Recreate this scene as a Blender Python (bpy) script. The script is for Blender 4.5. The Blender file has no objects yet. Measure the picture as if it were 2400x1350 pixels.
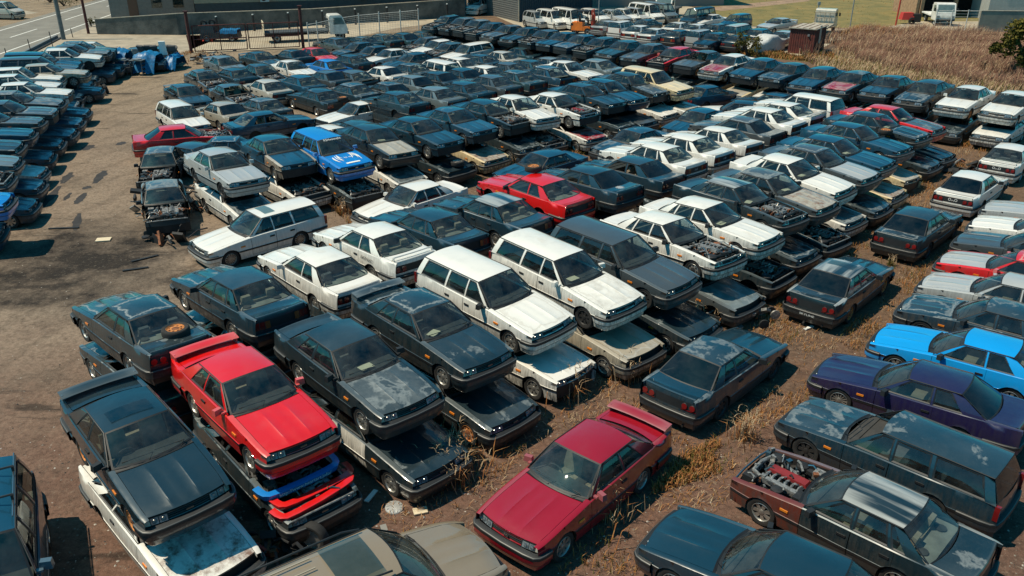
import bpy, bmesh, math, random
from math import sin, cos, pi, radians, sqrt
from mathutils import Vector, Matrix, noise as mnoise
from mathutils.geometry import tessellate_polygon
random.seed(7)
scn = bpy.context.scene
COL = scn.collection

# ------------------------------------------------------------------ camera geometry (used to survey the place)
F_PX, PITCH, CAM_H = 1962.6, 0.42677, 11.04
CP, SP = cos(PITCH), sin(PITCH)
def G(u, v, z=0.0):
    """survey: photo pixel (2400 wide) -> point of the place at height z"""
    a = (u-1200)/F_PX; b = -(v-675)/F_PX
    d = (a, CP+b*SP, -SP+b*CP); t = (z-CAM_H)/d[2]
    return (d[0]*t, d[1]*t, z)
def hgt(v, Y):
    """height of the point at ground distance Y seen at pixel row v"""
    k = -(v-675)/F_PX
    return CAM_H + Y*(k*CP-SP)/(CP+k*SP)

# ------------------------------------------------------------------ materials
MATS = {}
def mat(name, col=(.5,.5,.5), rough=.6, metal=0.0, coat=0.0, spec=.5, var=.0, vscale=3.0, bump=0.0, bscale=20.0, col2=None):
    if name in MATS: return MATS[name]
    m = bpy.data.materials.new(name); m.use_nodes = True
    nt = m.node_tree; b = nt.nodes['Principled BSDF']
    b.inputs['Base Color'].default_value = (*col, 1); b.inputs['Roughness'].default_value = rough
    b.inputs['Metallic'].default_value = metal; b.inputs['Coat Weight'].default_value = coat
    b.inputs['Specular IOR Level'].default_value = spec
    if var or bump or col2:
        tc = nt.nodes.new('ShaderNodeTexCoord'); n = nt.nodes.new('ShaderNodeTexNoise')
        n.inputs['Scale'].default_value = vscale; n.inputs['Detail'].default_value = 6; n.inputs['Roughness'].default_value = .65
        nt.links.new(tc.outputs['Object'], n.inputs['Vector'])
        mx = nt.nodes.new('ShaderNodeMixRGB')
        c2 = col2 or tuple(c*(1-var) for c in col)
        c1 = col if col2 else tuple(min(1, c*(1+var*.5)) for c in col)
        mx.inputs[1].default_value = (*c2, 1); mx.inputs[2].default_value = (*c1, 1)
        rp = nt.nodes.new('ShaderNodeValToRGB'); rp.color_ramp.elements[0].position = .35; rp.color_ramp.elements[1].position = .65
        nt.links.new(n.outputs['Fac'], rp.inputs[0]); nt.links.new(rp.outputs[0], mx.inputs[0]); nt.links.new(mx.outputs[0], b.inputs['Base Color'])
        if bump:
            n2 = nt.nodes.new('ShaderNodeTexNoise'); n2.inputs['Scale'].default_value = bscale; n2.inputs['Detail'].default_value = 4
            nt.links.new(tc.outputs['Object'], n2.inputs['Vector'])
            bp = nt.nodes.new('ShaderNodeBump'); bp.inputs['Strength'].default_value = bump; bp.inputs['Distance'].default_value = .05
            nt.links.new(n2.outputs['Fac'], bp.inputs['Height']); nt.links.new(bp.outputs[0], b.inputs['Normal'])
    MATS[name] = m; return m

class NT:
    """tiny node helper"""
    def __init__(s, m): s.nt = m.node_tree
    def n(s, t, **kw):
        nd = s.nt.nodes.new(t)
        for k, v in kw.items():
            if hasattr(nd, k): setattr(nd, k, v)
            else: nd.inputs[k.replace('_', ' ')].default_value = v
        return nd
    def l(s, a, b): s.nt.links.new(a, b)
    def math(s, op, a, b=None, c=None, clamp=False):
        nd = s.nt.nodes.new('ShaderNodeMath'); nd.operation = op; nd.use_clamp = clamp
        for i, x in enumerate((a, b, c)):
            if x is None: continue
            if isinstance(x, (int, float)): nd.inputs[i].default_value = x
            else: s.l(x, nd.inputs[i])
        return nd.outputs[0]
    def mix(s, f, a, b, blend='MIX'):
        nd = s.nt.nodes.new('ShaderNodeMixRGB'); nd.blend_type = blend
        for i, x in enumerate((f, a, b)):
            if isinstance(x, (int, float)): nd.inputs[i].default_value = x if i == 0 else (x, x, x, 1)
            elif isinstance(x, tuple): nd.inputs[i].default_value = (*x, 1)
            else: s.l(x, nd.inputs[i])
        return nd.outputs[0]
    def ramp(s, x, lo, hi):
        nd = s.nt.nodes.new('ShaderNodeMapRange'); nd.clamp = True
        s.l(x, nd.inputs[0]); 
        for i, q in ((1, lo), (2, hi)):
            if isinstance(q, (int, float)): nd.inputs[i].default_value = q
            else: s.l(q, nd.inputs[i])
        nd.inputs[3].default_value = 0; nd.inputs[4].default_value = 1
        return nd.outputs[0]
    def noise(s, vec, scale, detail=4, rough=.6, dist=0):
        nd = s.nt.nodes.new('ShaderNodeTexNoise'); nd.inputs['Scale'].default_value = scale
        nd.inputs['Detail'].default_value = detail; nd.inputs['Roughness'].default_value = rough; nd.inputs['Distortion'].default_value = dist
        s.l(vec, nd.inputs['Vector']); return nd.outputs['Fac']

def paint_material():
    """car paint: colour from the object, its alpha says how weathered; sun-bleached patches with pale rims, dirt runs, rust specks"""
    m = bpy.data.materials.new('weathered_car_paint'); m.use_nodes = True; k = NT(m); b = m.node_tree.nodes['Principled BSDF']
    oi = k.n('ShaderNodeObjectInfo'); tc = k.n('ShaderNodeTexCoord'); geo = k.n('ShaderNodeNewGeometry')
    off = k.n('ShaderNodeVectorMath', operation='ADD')
    cmb = k.n('ShaderNodeCombineXYZ')
    r1 = k.math('MULTIPLY', oi.outputs['Random'], 37.0); r2 = k.math('MULTIPLY', oi.outputs['Random'], 91.0)
    k.l(r1, cmb.inputs[0]); k.l(r2, cmb.inputs[1])
    k.l(tc.outputs['Object'], off.inputs[0]); k.l(cmb.outputs[0], off.inputs[1]); V = off.outputs[0]
    sep = k.n('ShaderNodeSeparateXYZ'); k.l(geo.outputs['Normal'], sep.inputs[0])
    up = k.ramp(sep.outputs[2], .55, .85); side = k.math('SUBTRACT', 1.0, up)
    w0 = oi.outputs['Alpha']; banded = k.math('GREATER_THAN', w0, 1.3); w = k.math('MULTIPLY_ADD', banded, -1.75, w0)
    # bleached patches
    n1 = k.noise(V, 1.15, 5, .62, .4)
    thr = k.math('MULTIPLY_ADD', w, -.42, .80)
    d = k.math('SUBTRACT', n1, thr)
    inside = k.ramp(d, 0.0, .055); 
    rim = k.math('MULTIPLY', inside, k.math('SUBTRACT', 1.0, k.ramp(d, .03, .11)))
    n2 = k.noise(V, 7, 5, .7)
    fadeamt = k.math('MULTIPLY', up, k.math('ADD', k.math('MULTIPLY', rim, .70), k.math('MULTIPLY', inside, k.math('MULTIPLY_ADD', n2, .42, -.06))), clamp=True)
    # lacquer peel running along the panel edges of bonnet, roof and boot
    so = k.n('ShaderNodeSeparateXYZ'); k.l(tc.outputs['Object'], so.inputs[0]); ox, oy = so.outputs[0], k.math('ABSOLUTE', so.outputs[1])
    wob = k.math('MULTIPLY_ADD', k.noise(V, 2.6, 5, .65), .46, -.23)
    def boxd(x0, x1, yh): return k.math('MINIMUM', k.math('MINIMUM', k.math('SUBTRACT', ox, x0), k.math('SUBTRACT', x1, ox)), k.math('SUBTRACT', yh, oy))
    bd = k.math('ADD', k.math('MAXIMUM', k.math('MAXIMUM', boxd(.86, 2.17, .66), boxd(-.99, .10, .55)), boxd(-2.22, -1.64, .64)), wob)
    gate = k.math('GREATER_THAN', k.math('FRACT', r2), k.math('MULTIPLY_ADD', w, -1.15, 1.24))
    line = k.math('MULTIPLY', k.ramp(bd, .055, .085), k.math('SUBTRACT', 1.0, k.ramp(bd, .095, .150)))
    fadeamt = k.math('MAXIMUM', k.math('MULTIPLY', fadeamt, .8), k.math('MULTIPLY', k.math('MULTIPLY', line, gate), k.math('MULTIPLY', up, .75)))
    # broad haze on the top faces
    n3 = k.noise(V, .8, 3, .5)
    haze = k.math('MULTIPLY', up, k.math('MULTIPLY', w, k.ramp(n3, .38, .75)))
    base = oi.outputs['Color']
    lum = k.n('ShaderNodeSeparateColor', mode='HSV'); k.l(base, lum.inputs[0])
    dark = k.math('SUBTRACT', 1.0, k.ramp(lum.outputs[2], .15, .6))
    chalk = k.mix(dark, (.50, .47, .42), (.34, .38, .38))
    c = k.mix(k.math('MULTIPLY', haze, k.math('MULTIPLY_ADD', dark, .10, .06)), base, chalk)
    c = k.mix(k.math('MULTIPLY', fadeamt, .8), c, chalk)
    # sun-faded bands running lengthways
    mb_ = k.n('ShaderNodeMapping'); mb_.inputs['Scale'].default_value = (.35, 3.4, .3); k.l(V, mb_.inputs[0])
    band = k.math('MULTIPLY', k.math('MULTIPLY', banded, up), k.ramp(k.noise(mb_.outputs[0], 1.2, 3, .5), .40, .60))
    c = k.mix(k.math('MULTIPLY', band, .8), c, (.44, .45, .42))
    # dirt: vertical runs on the flanks
    mp = k.n('ShaderNodeMapping'); mp.inputs['Scale'].default_value = (9, 9, .9); k.l(V, mp.inputs[0])
    n4 = k.noise(mp.outputs[0], 1.6, 5, .7)
    sz = k.n('ShaderNodeSeparateXYZ'); k.l(tc.outputs['Object'], sz.inputs[0])
    low = k.math('SUBTRACT', 1.15, sz.outputs[2], clamp=True)
    runs = k.math('MULTIPLY', k.math('MULTIPLY', k.ramp(n4, .36, .60), side), k.math('MULTIPLY', low, k.math('MULTIPLY_ADD', w, 2.2, .10)), clamp=True)
    c = k.mix(k.math('MULTIPLY', runs, .85), c, k.mix(dark, (.085, .085, .075), (.045, .042, .036)))
    # top grime on pale cars
    n5 = k.noise(V, 2.3, 6, .7)
    grime = k.math('MULTIPLY', k.math('MULTIPLY', up, k.ramp(n5, .48, .72)), k.math('MULTIPLY', w, .5))
    c = k.mix(grime, c, k.mix(dark, (.30, .285, .25), (.06, .075, .08)))
    # rust
    n6 = k.noise(V, 3.4, 7, .75)
    w8 = k.math('MULTIPLY', k.ramp(w, .90, .95), k.math('SUBTRACT', 1.0, k.ramp(w, 1.0, 1.03))); rust = k.ramp(n6, k.math('SUBTRACT', k.math('MULTIPLY_ADD', w, -.12, .80), k.math('MULTIPLY', w8, .21)), k.math('MULTIPLY_ADD', w8, -.20, .84))
    c = k.mix(k.math('MULTIPLY', rust, .85), c, (.13, .038, .014))
    n7 = k.noise(V, 60, 2, .5)
    n9 = k.noise(V, 30, 3, .8)
    edge = k.math('MULTIPLY', k.ramp(geo.outputs['Pointiness'], .53, .60), k.math('MULTIPLY_ADD', w, .35, .16)); c = k.mix(edge, c, chalk)  # pale convex edges: worn paint, plus bright edge highlights painted into the colour
    c = k.mix(k.math('MULTIPLY', k.ramp(n9, .5, .75), k.math('MULTIPLY', w, .16)), c, k.mix(.5, c, chalk))
    k.l(c, b.inputs['Base Color'])
    worn = k.math('MAXIMUM', fadeamt, k.math('MAXIMUM', runs, rust))
    rough = k.math('ADD', k.math('MULTIPLY_ADD', worn, .35, .24), k.math('ADD', k.math('MULTIPLY', w, .12), k.math('MULTIPLY', n7, .10)))
    k.l(rough, b.inputs['Roughness'])
    b.inputs['Coat Roughness'].default_value = .08
    k.l(k.math('MULTIPLY', k.math('SUBTRACT', 1.0, worn, clamp=True), k.math('MULTIPLY_ADD', w, -.30, 1.0)), b.inputs['Coat Weight'])
    # slight panel waviness
    n8 = k.noise(V, 2.6, 2, .5)
    bp = k.n('ShaderNodeBump'); bp.inputs['Strength'].default_value = .22; bp.inputs['Distance'].default_value = .04
    k.l(n8, bp.inputs['Height']); k.l(bp.outputs[0], b.inputs['Normal']); k.l(bp.outputs[0], b.inputs['Coat Normal'])
    return m

def glass_material(name, tint, dust, refl=1.0):
    m = bpy.data.materials.new(name); m.use_nodes = True; k = NT(m); nt = m.node_tree
    nt.nodes.remove(nt.nodes['Principled BSDF']); out = nt.nodes['Material Output']
    tr = k.n('ShaderNodeBsdfTransparent'); tr.inputs[0].default_value = (*tint, 1)
    gl = k.n('ShaderNodeBsdfGlossy'); gl.inputs['Roughness'].default_value = .025; gl.inputs[0].default_value = (.95, 1, 1, 1)
    df = k.n('ShaderNodeBsdfDiffuse'); df.inputs[0].default_value = (.33, .33, .30, 1)
    fr = k.n('ShaderNodeFresnel'); ge = k.n('ShaderNodeNewGeometry'); k.l(k.math('MULTIPLY_ADD', ge.outputs['Backfacing'], 1/1.52-1.52, 1.52), fr.inputs[0])
    tc = k.n('ShaderNodeTexCoord'); oi = k.n('ShaderNodeObjectInfo')
    va = k.n('ShaderNodeVectorMath', operation='ADD'); k.l(tc.outputs['Object'], va.inputs[0]); 
    cb = k.n('ShaderNodeCombineXYZ'); k.l(k.math('MULTIPLY', oi.outputs['Random'], 50.), cb.inputs[0]); k.l(cb.outputs[0], va.inputs[1])
    nz = k.noise(va.outputs[0], 2.2, 6, .7)
    m1 = k.n('ShaderNodeMixShader'); k.l(k.math('MULTIPLY_ADD', fr.outputs[0], refl, .02), m1.inputs[0]); k.l(tr.outputs[0], m1.inputs[1]); k.l(gl.outputs[0], m1.inputs[2])
    m2 = k.n('ShaderNodeMixShader'); k.l(k.math('MULTIPLY', k.ramp(nz, .35, .8), dust), m2.inputs[0]); k.l(m1.outputs[0], m2.inputs[1]); k.l(df.outputs[0], m2.inputs[2])
    k.l(m2.outputs[0], out.inputs[0]); MATS[name] = m; return m

PAINT = paint_material()
GLASS = glass_material('dusty_car_glass', (.66, .76, .76), .13, 1.0)
DGLASS = glass_material('dark_car_glass', (.42, .52, .53), .07, 1.0)
TGLASS = glass_material('tinted_film_glass', (.06, .09, .11), .05, 1.0)
BLACK = mat('black_trim_rubber', (.014, .016, .018), .55, var=.3)
UNDER = mat('dark_underbody', (.010, .011, .012), .8, var=.4)
CHROME = mat('dull_chrome', (.45, .45, .43), .28, 1.0)
LENS = mat('headlight_lens', (.28, .33, .36), .12, .35, coat=1.0, var=.5, vscale=9)
REDL = mat('tail_light_red', (.20, .012, .012), .2, coat=1.0, var=.3)
AMBER = mat('amber_lens', (.75, .22, .02), .25, coat=.6)
TYRE = mat('tyre_rubber', (.022, .021, .020), .85, var=.35, vscale=8)
ALLOY = mat('alloy_rim', (.42, .41, .38), .38, .7, var=.4, vscale=6)
RUSTRIM = mat('rusty_steel_rim', (.50, .19, .05), .8, var=.5, vscale=8)
DARKRIM = mat('dark_rim', (.05, .05, .05), .5, .4, var=.3)
SEAT = mat('beige_seat_fabric', (.30, .24, .17), .9, var=.25, vscale=5)
SEATG = mat('grey_seat_fabric', (.10, .10, .10), .9, var=.25, vscale=5)
TRIMIN = mat('cabin_trim', (.045, .042, .038), .8, var=.3)
SHELF = mat('parcel_shelf', (.22, .21, .18), .9, var=.3)
ENGM = mat('engine_alloy', (.33, .32, .30), .5, .55, var=.6, vscale=14)
ENGD = mat('engine_dark', (.025, .025, .026), .6, .2, var=.4, vscale=10)
ENGR = mat('engine_red', (.22, .02, .02), .5, var=.3)
RUST = mat('rusty_metal', (.21, .075, .03), .85, var=.55, vscale=7)
WHITEP = mat('white_lettering', (.80, .80, .76), .5)
BLACKP = mat('black_lettering', (.02, .02, .02), .5)
PAPER = mat('cream_paper', (.66, .55, .38), .8, var=.12, vscale=20)

# ------------------------------------------------------------------ mesh builder
class MB:
    def __init__(s): s.v = []; s.f = []; s.m = []
    def face(s, pts, m=0):
        n = len(s.v); s.v += [tuple(p) for p in pts]; s.f.append(tuple(range(n, n+len(pts)))); s.m.append(m)
    def grid(s, rows, m=0):
        n = len(s.v); R, Cn = len(rows), len(rows[0])
        for r in rows: s.v += [tuple(p) for p in r]
        for i in range(R-1):
            for j in range(Cn-1):
                s.f.append((n+i*Cn+j, n+i*Cn+j+1, n+(i+1)*Cn+j+1, n+(i+1)*Cn+j)); s.m.append(m(i, j) if callable(m) else m)
    def box(s, c, d, m=0, rot=None, taper=1.0):
        x, y, z = d[0]/2, d[1]/2, d[2]/2
        P = [Vector((sx*x*(taper if sz > 0 else 1), sy*y*(taper if sz > 0 else 1), sz*z)) for sz in (-1, 1) for sx, sy in ((-1,-1),(1,-1),(1,1),(-1,1))]
        if rot is not None: P = [rot @ p for p in P]
        n = len(s.v); s.v += [(p.x+c[0], p.y+c[1], p.z+c[2]) for p in P]
        for f in ((3,2,1,0),(4,5,6,7),(0,1,5,4),(1,2,6,5),(2,3,7,6),(3,0,4,7)):
            s.f.append(tuple(n+i for i in f)); s.m.append(m)
    def tube(s, path, r, m=0, n=8, cap=True):
        path = [Vector(p) for p in path]; rings = []
        rs = r if isinstance(r, (list, tuple)) else [r]*len(path)
        for i, p in enumerate(path):
            t = (path[min(i+1, len(path)-1)] - path[max(i-1, 0)]).normalized()
            a = t.cross(Vector((0, 0, 1)) if abs(t.z) < .9 else Vector((1, 0, 0))).normalized(); b = t.cross(a)
            rings.append([tuple(p + rs[i]*(cos(2*pi*j/n)*a + sin(2*pi*j/n)*b)) for j in range(n+1)])
        s.grid(rings, m)
        if cap: s.face(rings[0][:-1], m); s.face(rings[-1][:-1][::-1], m)
    def lathe(s, prof, m=0, n=24, axis='y', c=(0, 0, 0)):
        """prof: (radius, along) list; m int or list per segment"""
        rows = []
        for r, a in prof:
            row = []
            for j in range(n+1):
                t = 2*pi*j/n
                p = (r*cos(t), a, r*sin(t)) if axis == 'y' else (r*cos(t), r*sin(t), a)
                row.append((p[0]+c[0], p[1]+c[1], p[2]+c[2]))
            rows.append(row)
        s.grid(rows, (lambda i, j: m[i]) if isinstance(m, list) else m)
    def warp(s, fn): s.v = [fn(*p) for p in s.v]
    def add(s, o, off=(0, 0, 0), mmap=None):
        n = len(s.v); s.v += [(p[0]+off[0], p[1]+off[1], p[2]+off[2]) for p in o.v]
        s.f += [tuple(i+n for i in f) for f in o.f]; s.m += o.m
    def mesh(s, name, mats, angle=35, smooth=True, weld=1e-4):
        me = bpy.data.meshes.new(name); me.from_pydata(s.v, [], s.f)
        for mt in mats: me.materials.append(mt)
        me.polygons.foreach_set('material_index', s.m)
        if weld:
            bm = bmesh.new(); bm.from_mesh(me); bmesh.ops.remove_doubles(bm, verts=bm.verts, dist=weld)
            bmesh.ops.dissolve_degenerate(bm, dist=1e-5, edges=bm.edges); bm.to_mesh(me); bm.free()
        if smooth:
            me.polygons.foreach_set('use_smooth', [True]*len(me.polygons)); me.set_sharp_from_angle(angle=radians(angle))
        me.update(); return me

def empty(name, loc, rz=0.0, label=None, cat=None, group=None, rot=None):
    o = bpy.data.objects.new(name, None); o.empty_display_size = .3; COL.objects.link(o)
    o.location = loc; o.rotation_euler = rot if rot else (0, 0, rz)
    if label: o['label'] = label
    if cat: o['category'] = cat
    if group: o['group'] = group
    return o
def obj(name, me, parent=None, color=None, loc=None, rot=None, scale=None):
    o = bpy.data.objects.new(name, me); COL.objects.link(o)
    if parent: o.parent = parent
    if color: o.color = color
    if loc: o.location = loc
    if rot: o.rotation_euler = rot
    if scale: o.scale = scale
    return o
def tag(o, label=None, cat=None, group=None, kind=None):
    if label: o['label'] = label
    if cat: o['category'] = cat
    if group: o['group'] = group
    if kind: o['kind'] = kind
    return o
# ------------------------------------------------------------------ the boxy eighties saloon car, built part by part
def lerp(a, b, t): return a + (b-a)*t
def pw(x, pts):
    if x <= pts[0][0]: return pts[0][1]
    for (a, b), (c, d) in zip(pts, pts[1:]):
        if x <= c: return lerp(b, d, (x-a)/(c-a))
    return pts[-1][1]
WPL = [(-2.30,.745),(-2.22,.785),(-2.0,.812),(-1.2,.835),(0,.845),(1.2,.836),(1.8,.812),(2.1,.785),(2.20,.76)]
ZSH = [(-2.3,.925),(-1.6,.925),(-.5,.905),(.3,.895),(.8,.868),(1.5,.80),(2.05,.722),(2.2,.70)]
GZ = [(.19,.94),(.30,.965),(.42,.99),(.55,1.0),(.72,.988),(.86,.962),(.95,.945)]
WX = (1.48, -1.135); ARCH = .345; TW = .80
def ysd(x, z): return pw(x, WPL)*pw(z, GZ)
def zsh(x): return pw(x, ZSH)

def side_cols(xa, xb):
    xs = set([xa, xb])
    for xc in WX:
        for i in range(11): xs.add(round(xc+ARCH*cos(pi*i/10), 4))
        xs.add(round(xc+ARCH+.004, 4)); xs.add(round(xc-ARCH-.004, 4))
    x = -2.25
    while x < 2.25: xs.add(round(x, 3)); x += .25
    return sorted(q for q in xs if xa-1e-6 <= q <= xb+1e-6)
def zbot(x, lo):
    z = lo
    for xc in WX:
        d = abs(x-xc)
        if d <= ARCH+1e-4: z = max(z, .30+sqrt(max(0, ARCH**2-d*d)))
    return z
def side_panel(mb, xa, xb, lo, sgn, hi=None, mould=True, lip=True):
    xs = side_cols(xa, xb); zr = [lo, .30, .38, .465, .47, .53, .535, .62, .72, .80]
    rows = []
    for x in xs:
        zt = hi if hi else zsh(x); zb_ = zbot(x, lo); col = []
        for z in zr+[zt]:
            zz = min(max(z, zb_), zt); y = ysd(x, zz)
            if mould and .469 <= zz <= .531 and z in (.47, .53): y += .010
            col.append((x, sgn*y, zz))
        rows.append(col)
    mb.grid(rows, lambda i, j: 1 if (mould and j == 4) else 0)
    if lip:
        for xc in WX:
            pts = [x for x in xs if abs(x-xc) <= ARCH+.001]
            if len(pts) < 2: continue
            ra = [(x, sgn*ysd(x, zbot(x, lo)), zbot(x, lo)) for x in pts]
            rb = [(p[0], sgn*(abs(p[1])-.07), p[2]) for p in ra]
            mb.grid([ra, rb], 3)

# greenhouse side plane
YB, YT = .765, .575
class Shape:
    def __init__(s, kind):
        s.kind = kind; s.zr = 1.30 if kind != 'wagon' else 1.375; s.zb = .90
        s.xa0, s.xa1 = .70, .10
        if kind == 'coupe':
            s.xc0, s.xc1 = -1.62, -.98
            s.win = [[(.52,.07),(.055,.93),(-.42,.93),(-.44,.07)], [(-.50,.07),(-.475,.93),(-.80,.93),(-1.10,.07)]]
            s.doors = [(-.52, .70)]
        elif kind == 'sedan':
            s.xc0, s.xc1 = -1.56, -.99
            s.win = [[(.52,.07),(.055,.93),(-.17,.93),(-.19,.07)], [(-.25,.07),(-.23,.93),(-.74,.93),(-.86,.07)], [(-.93,.07),(-.80,.93),(-.86,.93),(-1.16,.07)]]
            s.doors = [(-.22, .70), (-1.0, -.23)]
        else:
            s.xc0, s.xc1 = -2.20, -2.02
            s.win = [[(.52,.07),(.055,.93),(-.17,.93),(-.19,.07)], [(-.25,.07),(-.23,.93),(-.90,.93),(-.96,.07)], [(-1.04,.07),(-.99,.93),(-1.84,.93),(-1.99,.07)]]
            s.doors = [(-.22, .70), (-1.0, -.23)]
    def S(s, x, t, sgn, out=0.0):
        zb_ = s.zb + .012*max(0, -x)
        bulge = .018*sin(pi*t)
        return (x, sgn*(lerp(YB, YT, t)+bulge+out), lerp(zb_, s.zr, t)+out*.4)

def smap(u, t): return u
US = [-1, -.955, -.7, -.35, 0, .35, .7, .955, 1]
TS = [0, .045, .18, .34, .5, .66, .82, .955, 1]
def glass_front(sh, out=0.0):
    rows = []
    for t in TS:
        row = []
        for u in US:
            c = 1-u*u
            bu = .030*sin(pi*t)*(1-u**4)
            row.append((lerp(sh.xa0, sh.xa1, t)+lerp(.17, .06, t)*c+out+bu*.53, u*lerp(.725, YT, t), lerp(sh.zb, sh.zr, t)+lerp(.02, .045, t)*c+out+bu*.85))
        rows.append(row)
    return rows
def glass_rear(sh):
    rows = []
    for t in TS:
        row = []
        for u in US:
            c = 1-u*u
            zb_ = .925 if sh.kind != 'wagon' else .95
            row.append((lerp(sh.xc0, sh.xc1, t)-lerp(.10, .05, t)*c*(.35 if sh.kind == 'wagon' else 1), u*lerp(.725, YT, t), lerp(zb_, sh.zr, t)+lerp(.015, .045, t)*c))
        rows.append(row)
    return rows
def ring(i, j): return 1 if i in (0, len(TS)-2) or j in (0, len(US)-2) else 0

def bumper_mb(front=True, flat=False):
    mb = MB()
    half = [(1.90,.835),(2.08,.822),(2.20,.79),(2.275,.715),(2.31,.5),(2.33,.0)] if front else [(1.60,.838),(2.0,.828),(2.19,.80),(2.28,.72),(2.315,.5),(2.33,.0)]
    path = [Vector((x, y, 0)) for x, y in half] + [Vector((x, -y, 0)) for x, y in half[:-1][::-1]]
    prof = [(.19,-.075,0),(.22,-.055,0),(.345,-.02,0),(.352,.012,1),(.37,.020,0),(.475,.024,0),(.48,.032,1),(.535,.032,1),(.545,.024,2),(.553,.010,1),(.56,-.10,1)]
    if flat: prof = [(.33,-.05,0),(.335,.0,0),(.40,.028,0),(.455,.030,0),(.462,.045,0),(.475,.045,0),(.482,.02,0),(.49,-.09,0)]
    rows = []
    for z, o, m in prof:
        row = []
        for i, p in enumerate(path):
            t = (path[min(i+1, len(path)-1)]-path[max(i-1, 0)]).normalized(); nrm = Vector((t.y, -t.x, 0))
            if nrm.x*1 + nrm.y*p.y < 0: nrm = -nrm
            q = p + nrm*o; row.append((q.x if front else -q.x, q.y, z))
        rows.append(row)
    ms = [0,0,0,1,0,0,1,1,2,1]
    mb.grid(rows, (lambda i, j: 0) if flat else (lambda i, j: ms[i]))
    return mb

def nose_x(y, f=2.215): return f-.10*(y/.76)**2
def lamp_front(sgn):
    mb = MB()
    ys = [.355,.372,.50,.515,.635,.648,.735,.752]; zs = [.552,.564,.675,.690]
    rows = [[(nose_x(y)+.012-(z-.55)*.30, sgn*y, z) for y in ys] for z in zs]
    def m(i, j):
        if i in (0, 2) or j in (0, 6) : return 1
        if j in (2, 4): return 1
        return 2 if j == 5 else 0
    mb.grid(rows, m)
    back = [[(p[0]-.10, p[1], p[2]) for p in rows[0]], rows[0]]; mb.grid(back, 1)
    mb.grid([rows[-1], [(p[0]-.10, p[1], p[2]) for p in rows[-1]]], 1)
    # round inner lamps
    for yc in (.435, .575):
        mb.lathe([(.045, .0), (.043, .012), (.001, .018)], [3, 0], 14, 'y', (0, 0, 0))
        k = 3*15; 
        for q in range(len(mb.v)-k, len(mb.v)):
            p = mb.v[q]; mb.v[q] = (nose_x(yc)+.012+p[1]-.018, sgn*(yc+p[0]), .62+p[2])
    return mb
def grille_mb():
    mb = MB()
    ys = [-.35+.1*i for i in range(8)]
    for z0, z1, o, m in ((.56,.575,.0,0),(.60,.615,-.01,1),(.64,.652,-.02,1),(.672,.700,-.03,0)):
        mb.grid([[(nose_x(y)+o, y, z0) for y in ys], [(nose_x(y)+o-.008, y, z1) for y in ys]], m)
        mb.grid([[(nose_x(y)+o-.008, y, z1) for y in ys], [(nose_x(y)+o-.05, y, z1) for y in ys]], m)
    mb.grid([[(nose_x(y)-.05, y, .55) for y in ys], [(nose_x(y)-.06, y, .70) for y in ys]], 1)
    mb.box((nose_x(0)+.005, 0, .63), (.02, .13, .03), 2)
    return mb
def tail_x(y, r=2.275): return -(r-.055*(y/.75)**2)

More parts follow.
